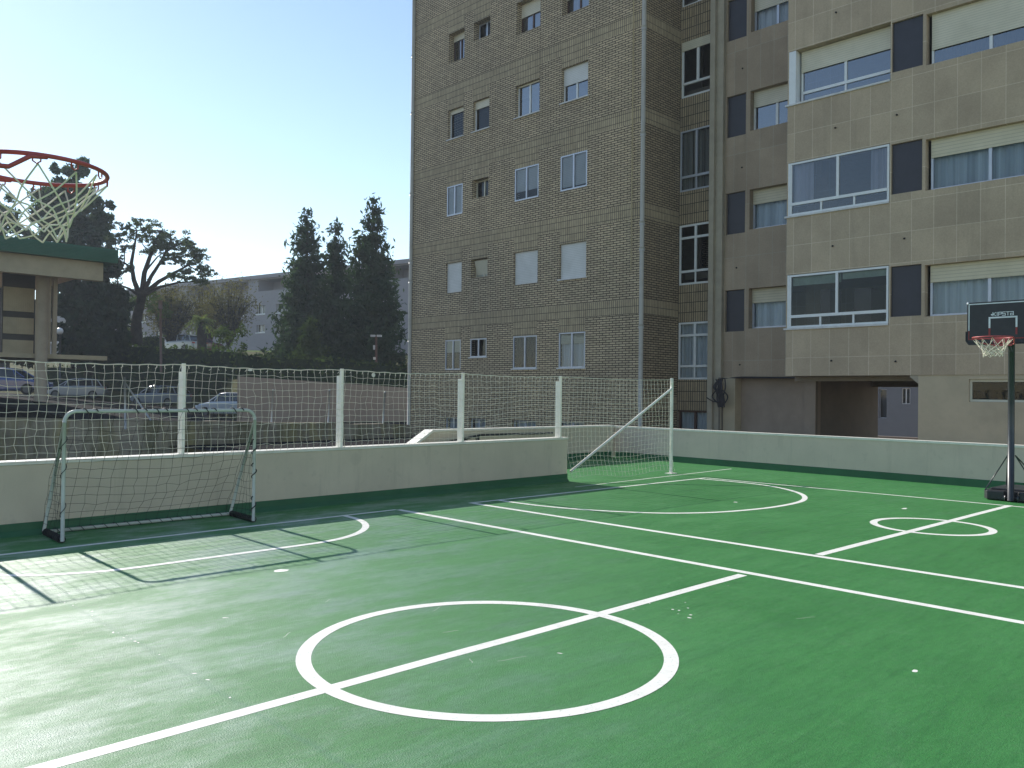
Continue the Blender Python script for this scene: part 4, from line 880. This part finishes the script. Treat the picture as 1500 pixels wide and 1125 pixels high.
def conifer(label, px, ytop, ybase, D, hw, group, mat_='leaf_conifer', dens=1.4, gap=.09):
    t, b = at(px, ytop, D), at(px, ybase, D); b.z = min(b.z, terr(px, D)); H = t.z-b.z; Rb = hw/FPX*D
    o = thing('spruce_tree', label, 'tree', (b.x, b.y, b.z), group)
    MB().tube([b-Vector((0, 0, .5)), Vector((b.x, b.y, b.z+H*.5)), Vector((b.x, b.y, t.z-.3))], [Rb*.09, Rb*.06, .02], 8).build('trunk', 'bark', o)
    m = MB(); nl = int(H*3.0)
    for i in range(nl):
        f = (i+random.random())/nl; z = b.z+H*(.03+.97*f); rad = Rb*(1-f)**.80*random.uniform(.78, 1.2)+.16
        for k in range(max(4, int(11*(1-f)+4))):
            if random.random() < gap: continue
            a = random.random()*6.283; rr = rad*random.uniform(.62, 1.1); n = max(3, int(rr*12*dens))
            s = np.linspace(.12, 1, n)+rng.normal(0, .02, n)
            droop = .28*rr*(1-f*.7)
            P = np.stack([b.x+math.cos(a)*rr*s, b.y+math.sin(a)*rr*s, z-droop*np.sin(s*2.2)+.22*rr*s**3], 1)+rng.normal(0, .07, (n, 3))
            P = np.concatenate([P, P+rng.normal(0, .16, (n, 3))-np.array([0, 0, .12]), P+rng.normal(0, .2, (n, 3))]); leafcards(m, P, .13, drop=.6, long=1.6)
    nt_ = 14; leafcards(m, np.stack([np.full(nt_, b.x), np.full(nt_, b.y), np.linspace(t.z-1.0, t.z, nt_)], 1)+rng.normal(0, .05, (nt_, 3)), .10)
    m.build('crown', mat_, o); return o
G1 = 'dark spruces in front of the brick building'
conifer('broad dark spruce, leftmost of the tall spruces in front of the grey building', 447, 308, 548, 52, 58, G1)
conifer('narrow spruce with the lower tip squeezed between two broader spruces', 489, 322, 548, 54, 40, G1)
conifer('tallest dark spruce, standing next to the brick building', 543, 292, 552, 51, 60, G1)
conifer('small lighter young spruce in front of the tall spruces', 455, 464, 548, 48, 38, None, 'leaf_hedge')
def bushy(name, label, cat, blobs, D, matl, leaf, n, trunk=None, group=None, depth=1.0, flat=1.0):
    """blobs: (px, py, radius px, depth offset m)"""
    p0 = at(blobs[0][0], blobs[0][1], D); o = thing(name, label, cat, (p0.x, p0.y, terr(blobs[0][0], D)), group)
    m = MB()
    for (px, py, rp, dd) in blobs:
        c = at(px, py, D+dd); r = rp/FPX*(D+dd)
        for _ in range(6):
            d = Vector(rng.normal(0, .5, 3)); clump(m, c+d*r*.8, r*random.uniform(.35, .6), max(20, int(n*(rp/20)**2/6)), leaf, flat, .3)
    m.build('crown', matl, o)
    if trunk:
        t = MB()
        for ln, r in trunk: t.tube([at(px, py, D+(q[0] if q else 0)) for px, py, *q in ln], r, 7)
        t.build('trunk', 'bark', o)
    return o
# far left pines behind the pavilion roof
bushy('pine_tree', 'tall dark pine rising behind the close-up basketball net', 'tree', [(95, 262, 20, 0), (118, 250, 16, 1), (75, 285, 20, -1), (120, 290, 24, 0), (95, 315, 28, 1), (135, 305, 18, -1), (60, 320, 16, 0), (140, 335, 26, 1), (110, 345, 30, 0), (80, 250, 9, 0), (80, 300, 26, 1), (105, 290, 22, 0), (100, 330, 34, 0), (130, 320, 22, 0), (70, 345, 26, 0), (145, 355, 24, 1), (118, 238, 9, 0), (158, 300, 9, 0), (150, 322, 14, 0)], 58, 'leaf_pine', .18, 950, [([(112, 540), (112, 420), (106, 300), (100, 245)], [.4, .35, .2, .05]), ([(110, 350), (140, 320), (156, 300)], [.15, .1, .03]), ([(110, 330), (80, 300), (72, 280)], [.15, .1, .03])])
bushy('pine_tree', 'pine at the picture edge behind the pavilion roof', 'tree', [(5, 305, 16, 0), (18, 320, 18, 1), (-20, 310, 25, 0), (8, 340, 22, 0), (-30, 340, 30, 0), (35, 345, 14, 0)], 60, 'leaf_pine', .16, 560, [([(5, 540), (5, 420), (0, 300)], [.4, .3, .05])])
bushy('tree', 'dense black-green tree filling the gap beside the pavilion posts', 'tree', [(110, 420, 30, 0), (150, 430, 30, 0), (125, 470, 36, 0), (165, 465, 24, 0), (150, 500, 34, 0), (105, 505, 34, 0), (175, 505, 22, 0), (160, 400, 20, 1), (125, 395, 26, 1), (180, 440, 14, 0), (75, 450, 30, 2), (50, 500, 36, 3)], 54, 'leaf_dark', .3, 520, [([(130, 550), (130, 480), (135, 400)], [.3, .25, .1])])
# umbrella-shaped old pine with open branching
limbs = [([(199, 506), (202, 470), (208, 432)], [.55, .42, .36]),
 ([(206, 436), (197, 410), (194, 385), (197, 360), (201, 338)], [.24, .19, .15, .1, .04]),
 ([(208, 432), (213, 400), (220, 375), (228, 352), (236, 338)], [.26, .2, .16, .1, .04]),
 ([(209, 432), (222, 405), (236, 380), (250, 352)], [.2, .16, .12, .05]),
 ([(210, 431), (232, 412), (255, 398), (272, 390), (284, 386)], [.22, .17, .12, .08, .04]),
 ([(210, 433), (236, 420), (262, 414), (290, 412)], [.18, .12, .09, .03]),
 ([(205, 434), (188, 423), (172, 416)], [.16, .1, .04]), ([(196, 395), (182, 385), (172, 380)], [.1, .07, .03]),
 ([(224, 370), (212, 362), (205, 352)], [.08, .05, .02]), ([(244, 368), (262, 358), (274, 350)], [.09, .06, .03]),
 ([(270, 391), (284, 378), (296, 376)], [.07, .05, .02]), ([(215, 395), (232, 376), (240, 370)], [.09, .06, .02]),
 ([(276, 389), (292, 398), (305, 402)], [.06, .04, .02])]
tips = [(200, 333, 12), (214, 326, 13), (222, 336, 9), (190, 345, 9), (206, 348, 9), (236, 345, 8), (249, 345, 11), (253, 356, 9), (243, 362, 7), (232, 362, 7), (272, 354, 8), (266, 366, 9), (276, 368, 9), (256, 375, 9), (287, 372, 8), (294, 376, 7), (285, 384, 7), (240, 378, 9), (220, 368, 6), (178, 332, 9), (170, 348, 12), (182, 365, 11), (174, 385, 11), (168, 402, 12), (182, 395, 8), (166, 418, 9), (298, 393, 6), (306, 401, 8), (268, 408, 8), (284, 409, 9), (298, 412, 6), (252, 403, 5), (276, 397, 5), (262, 384, 7), (230, 352, 7), (280, 358, 5)]
um = thing('pine_tree', 'umbrella-shaped old pine with bare spreading limbs against the sky', 'tree', at(199, 506, 56))
m = MB(); rr = random.Random(11)
for ln, r in limbs: dd = rr.uniform(-1.5, 1.5); m.tube([at(px+(rr.gauss(0, 1.2) if 0 < i < len(ln)-1 else 0), py, 56+dd*i/len(ln)) for i, (px, py) in enumerate(ln)], [v*.8 for v in r], 7)
for (px, py, rp) in tips:
    q = min(((abs(px-a)+abs(py-b), a, b) for ln, r in limbs for a, b in ln)); m.tube([at(q[1], q[2], 56), at((px+q[1])/2+rr.gauss(0, 3), (py+q[2])/2+rr.gauss(0, 3), 56+rr.uniform(-1, 1)), at(px, py+2, 56)], [.05, .035, .015], 5)
m.build('trunk', 'bark', um)
m = MB()
for (px, py, rp) in tips:
    for k in range(12):
        c = at(px+rr.gauss(0, rp*.85), py+rr.gauss(0, rp*.42), 56+rr.uniform(-1.6, 1.6)); clump(m, c, rr.uniform(.14, .34), rr.randint(22, 44), .085, .6, .2)
m.build('crown', 'leaf_cloud', um)
def wispy(label, px0, py0, spread, D, base, n, matl, leaf, up, seed, name='tree', per=16, group=None):
    """Thin autumn tree: many fine upward twigs with sparse leaves."""
    r = random.Random(seed); b = at(px0, base, D); o = thing(name, label, 'tree', (b.x, b.y, b.z), group); t = MB(); m = MB(); P = []
    for i in range(n):
        ang = r.uniform(-1, 1); hh_ = r.random(); tip = at(px0+spread*ang*(.55+.45*math.sin(hh_*3.1)), py0+(base-py0)*(.06+.62*hh_*abs(ang)**.5)+r.uniform(-3, 5), D+r.uniform(-2.5, 2.5)); mid = at(px0+spread*ang*.45, (py0+base)/2+r.uniform(-6, 12), D+r.uniform(-1, 1))
        L = smooth([tuple(b), tuple(mid), tuple(tip)], 6); t.tube(L, [.11*(1-j/len(L))+.012 for j in range(len(L))], 4)
        for j in range(5, len(L)): P += [tuple(L[j])]*1
    t.build('trunk', 'bark', o); P = np.array(P); P = np.repeat(P, per, 0); P = P+rng.normal(0, .55, P.shape); leafcards(m, P, leaf); m.build('crown', matl, o)
GA = 'thin autumn trees on the slope'
wispy('thin brownish autumn tree in front of the grey building end', 335, 412, 40, 66, 508, 46, 'leaf_autumn', .10, 30, 1, group=GA, per=11)
wispy('yellow-green autumn tree just behind the old pine trunk', 250, 420, 48, 68, 508, 54, 'leaf_autumn', .11, 34, 2, group=GA, per=12)
wispy('bare topped brown tree between the palm and the leftmost spruce', 305, 412, 38, 72, 510, 40, 'leaf_autumn', .09, 30, 3, group=GA, per=8)
bushy('tree', 'light green bushy tree low behind the old pine trunk', 'tree', [(178, 455, 14, 0), (190, 440, 14, 0), (180, 480, 14, 0), (225, 445, 18, 1), (243, 462, 14, 1), (185, 500, 9, -3)], 64, 'leaf_green', .17, 260, [([(185, 512), (184, 450)], [.15, .05])])
bushy('shrub', 'feathery grey-brown shrub below the palm', 'shrub', [(325, 490, 18, 0), (345, 500, 18, 0), (330, 515, 20, 0), (350, 485, 12, 0)], 57, 'leaf_green', .12, 260)
pt = thing('palm_tree', 'small pale palm above the hedge beside the parked silver car', 'palm', at(296, 508, 61))
MB().tube([at(296, 512, 61), at(295, 490, 61), at(295, 472, 61)], [.35, .32, .25], 9).build('trunk', 'bark', pt)
m = MB(); c = at(295, 470, 61)
for i in range(42):
    a = random.random()*6.283; el = random.uniform(-.5, 1.2); L = random.uniform(.9, 1.3); pr = None
    for s in range(6):
        t = s/5; p = c+Vector((math.cos(a)*math.cos(el), math.sin(a)*math.cos(el), math.sin(el)))*L*t+Vector((0, 0, -.55*t*t*L))
        if pr is not None:
            d = (p-pr).normalized(); n_ = d.cross(Vector((0, 0, 1)))
            if n_.length > .01:
                n_ = n_.normalized()*.17*math.sin(.4+t*2.4); m.face([pr, p, p+n_*1.3-Vector((0, 0, .12))]); m.face([pr, p-n_*1.3-Vector((0, 0, .12)), p])
        pr = p
m.build('crown', 'leaf_palm', pt)
def hedge(label, line_, D, name='hedge', matl='leaf_hedge', thick=1.2, n=90):
    """line_: (px, ytop, ybottom, depth) stations"""
    p = at(line_[0][0], line_[0][2], line_[0][3]); m = MB(); c = MB()
    for (a, b) in zip(line_, line_[1:]):
        L = (at(a[0], 500, a[3])-at(b[0], 500, b[3])).length; N = int(L*n)
        t = rng.random(N); px = a[0]+(b[0]-a[0])*t; dd = a[3]+(b[3]-a[3])*t; yt = a[1]+(b[1]-a[1])*t; yb = a[2]+(b[2]-a[2])*t
        f = rng.random(N)**1.3; P = np.array([at(x, u+(v-u)*g, d) for x, u, v, g, d in zip(px, yt, yb, f, dd)]); P += rng.normal(0, .10, P.shape)
        P += np.array([CF.x, CF.y, 0])*(rng.random(N)*thick)[:, None]; leafcards(m, P, .15)
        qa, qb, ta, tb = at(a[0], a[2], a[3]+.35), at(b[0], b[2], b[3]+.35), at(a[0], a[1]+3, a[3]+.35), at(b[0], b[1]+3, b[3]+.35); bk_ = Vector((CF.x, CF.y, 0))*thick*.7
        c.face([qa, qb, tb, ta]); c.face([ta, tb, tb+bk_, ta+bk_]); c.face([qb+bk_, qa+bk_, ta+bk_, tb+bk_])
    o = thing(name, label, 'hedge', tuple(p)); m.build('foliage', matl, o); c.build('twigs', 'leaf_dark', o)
hedge('long clipped dark hedge along the terrace below the old pine', [(120, 512, 548, 55), (170, 504, 548, 55), (240, 507, 550, 54), (300, 510, 552, 53), (352, 514, 556, 50)], 55)
hedge('rounded dark hedge block beside the old pine trunk', [(203, 494, 512, 60), (214, 490, 512, 60), (234, 491, 512, 60)], 60, n=120)
hedge('dark hedge on top of the brown wall under the spruces', [(348, 516, 556, 43), (400, 522, 560, 43.5), (470, 524, 566, 44.5), (540, 530, 570, 45.3), (605, 538, 574, 46.4)], 48)
hedge('low shaded hedge strip behind the parked cars', [(60, 535, 566, 61), (130, 536, 570, 61), (200, 540, 575, 60), (262, 545, 578, 59), (345, 550, 582, 58)], 60, n=60)
la = MB(); q = [at(352, 521, 72), at(412, 523, 72), at(412, 514, 84), at(352, 513, 84)]; la.face(q); tag(la.build('lawn', 'lawn'), kind='structure')
lp = thing('street_lamp', 'brown lamp pole rising from the hedge beside the old pine', 'lamp', at(235, 535, 50))
MB().tube([at(236, 545, 50), at(235, 440, 50)], .075, 8).build('pole', LAMPP, lp); MB().tube([at(235, 452, 50), at(235, 440, 50)], .12, 8).build('lamp_head', LAMPP, lp)
lg = thing('globe_lamp', 'white globe lamp on a dark pole beside the pavilion', 'lamp', at(88, 545, 42))
MB().tube([at(88, 560, 42), at(88, 489, 42)], .045, 8).build('pole', POLE, lg); MB().sphere(at(87.5, 485, 42), .17, 12).build('globe', GLOBE, lg)
ld = thing('street_lamp', 'brown twin-headed lamp post in front of the tallest spruce', 'lamp', at(551, 560, 46))
MB().tube([at(551, 575, 46), at(551, 493, 46)], .065, 8).build('pole', LAMPP, ld)
for d in (-4.6, 4.6):
    c = at(551+d, 492, 46); MB().obox(c, CR*.12, Vector((CF.x, CF.y, 0))*.16, Vector((0, 0, .05))).build('lamp_head', GALV, ld)
MB().obox(at(548.5, 509, 46)-CF*.1, CR*.05, CF*.05, CU*.12).build('control_box', GALV, ld); MB().obox(at(549, 525, 46)-CF*.1, CR*.06, CF*.05, CU*.07).build('sign_plate', CAP, ld)

# ------------------------------------------------------------------ far grey building on the hill
fb = thing('office_building', 'long grey three-storey building with flat roof behind the spruces', 'building', at(560, 540, 78))
Ra = at(640, 376, 76); dirv = Vector((math.cos(R(100.8)), math.sin(R(100.8)), 0)); nrm = Vector((math.cos(R(190.8)), math.sin(R(190.8)), 0))
ztop = Ra.z; zbase = 3.0
def fp(s, z, o=0): return Vector((Ra.x, Ra.y, z))+dirv*s+nrm*o
Lf = 75
def sx(px):                      # distance along the facade seen at a photo column
    d = at(px, CY, 1)-Vector((0, 0, CAMZ)); a = np.array([[d.x, -dirv.x], [d.y, -dirv.y]]); return float(np.linalg.solve(a, np.array([Ra.x, Ra.y]))[1])
def zat(px, py):
    d = at(px, py, 1)-Vector((0, 0, CAMZ)); s = sx(px); P = fp(s, 0); return CAMZ+d.z*(P.xy.length/d.xy.length)
m = MB(); rects = []
s1 = sx(603); zr = {'L0': zat(594, 407), 'L1': zat(594, 388), 'a0': zat(592, 446), 'a1': zat(592, 431), 'b0': zat(592, 477), 'b1': zat(592, 464)}
pitch = 3.2; n = int(Lf/pitch)
for i in range(n):
    s = 1.0+i*pitch
    rects.append((s+.5, s+1.9, zr['a0'], zr['a1'], 1)); rects.append((s+.5, s+1.9, zr['b0'], zr['b1'], 1))
    if i % 2 == 0: rects.append((s+.2, s+4.9, zr['L0'], zr['L1'], 0))
ss_ = sorted({0, Lf, *[v for r in rects for v in r[:2]]}); zz = sorted({zbase, ztop, *[v for r in rects for v in r[2:4]]})
for a, b in zip(ss_, ss_[1:]):
    for c, d in zip(zz, zz[1:]):
        sm, zm = (a+b)/2, (c+d)/2
        if any(r[0] < sm < r[1] and r[2] < zm < r[3] for r in rects): continue
        m.face([fp(a, c), fp(b, c), fp(b, d), fp(a, d)])
for r in rects:
    dp = -.35 if r[4] else -2.0
    for (a, b), (c, d) in ((((r[0], r[2]), (r[1], r[2]))), (((r[1], r[2]), (r[1], r[3]))), (((r[1], r[3]), (r[0], r[3]))), (((r[0], r[3]), (r[0], r[2])))) : m.face([fp(a, b), fp(c, d), fp(c, d, dp), fp(a, b, dp)])
    if not r[4]: m.face([fp(r[0], r[2], dp), fp(r[1], r[2], dp), fp(r[1], r[3], dp), fp(r[0], r[3], dp)])
m.face([fp(0, ztop), fp(Lf, ztop), fp(Lf, ztop, -12), fp(0, ztop, -12)]); m.face([fp(0, zbase), fp(0, ztop), fp(0, ztop, -12), fp(0, zbase, -12)]); m.face([fp(Lf, zbase), fp(Lf, zbase, -12), fp(Lf, ztop, -12), fp(Lf, ztop)]); m.face([fp(0, zbase, -12), fp(0, ztop, -12), fp(Lf, ztop, -12), fp(Lf, zbase, -12)])
m.build('wall', GREYB, fb)
m = MB(); m.face([fp(0, ztop-.35, .25), fp(Lf, ztop-.35, .25), fp(Lf, ztop+.05, .25), fp(0, ztop+.05, .25)]); m.face([fp(0, ztop+.05, .25), fp(Lf, ztop+.05, .25), fp(Lf, ztop+.05, -12), fp(0, ztop+.05, -12)]); m.face([fp(0, ztop-.35, .25), fp(0, ztop-.35, -.0), fp(Lf, ztop-.35, -.0), fp(Lf, ztop-.35, .25)])
m.build('roof', GREYB, fb)
for r in rects:
    if not r[4]: continue
    f = MB(); 
    for (a, b, c, d) in ((r[0], r[0]+.1, r[2], r[3]), (r[1]-.1, r[1], r[2], r[3]), ((r[0]+r[1])/2-.06, (r[0]+r[1])/2+.06, r[2], r[3]), (r[0]+.1, r[1]-.1, r[2], r[2]+.1)): f.face([fp(a, c, -.2), fp(b, c, -.2), fp(b, d, -.2), fp(a, d, -.2)])
    f.face([fp(r[0]-.1, r[2]-.08, .06), fp(r[1]+.1, r[2]-.08, .06), fp(r[1]+.1, r[2]+.02, .06), fp(r[0]-.1, r[2]+.02, .06)])
    wo = f.build('window', FW, fb); MB().face([fp(r[0], r[2]), fp(r[1], r[2]), fp(r[1], r[3]), fp(r[0], r[3])]) if 0 else None
    g = MB(); g.face([fp(r[0], r[2], -.24), fp(r[1], r[2], -.24), fp(r[1], r[3], -.24), fp(r[0], r[3], -.24)]); g.build('pane', CARG, wo)
sc_ = sx(396); m = MB().tube([fp(sc_, ztop, -3), fp(sc_, ztop+1.3, -3)], .22, 8); ch = m.build('chimney', GALV, fb); MB().tube([fp(sc_, ztop+1.3, -3), fp(sc_, ztop+1.42, -3)], .32, 8).build('chimney_cap', GALV, ch)

# ------------------------------------------------------------------ haze in the air between the court and the hill
hb = MB().box(-260, 260, -60, 330, -3.4, 40); 
k = NB('haze_air'); k.t.nodes.remove(k.b); pv_ = k.n('VolumePrincipled'); pv_.inputs['Color'].default_value = (.78, .88, 1, 1); pv_.inputs['Density'].default_value = HAZE; pv_.inputs['Anisotropy'].default_value = .35
k.l(pv_.outputs[0], k.out.inputs['Volume']); MATS['haze'] = k.m
tag(hb.build('haze', 'haze'), kind='stuff')
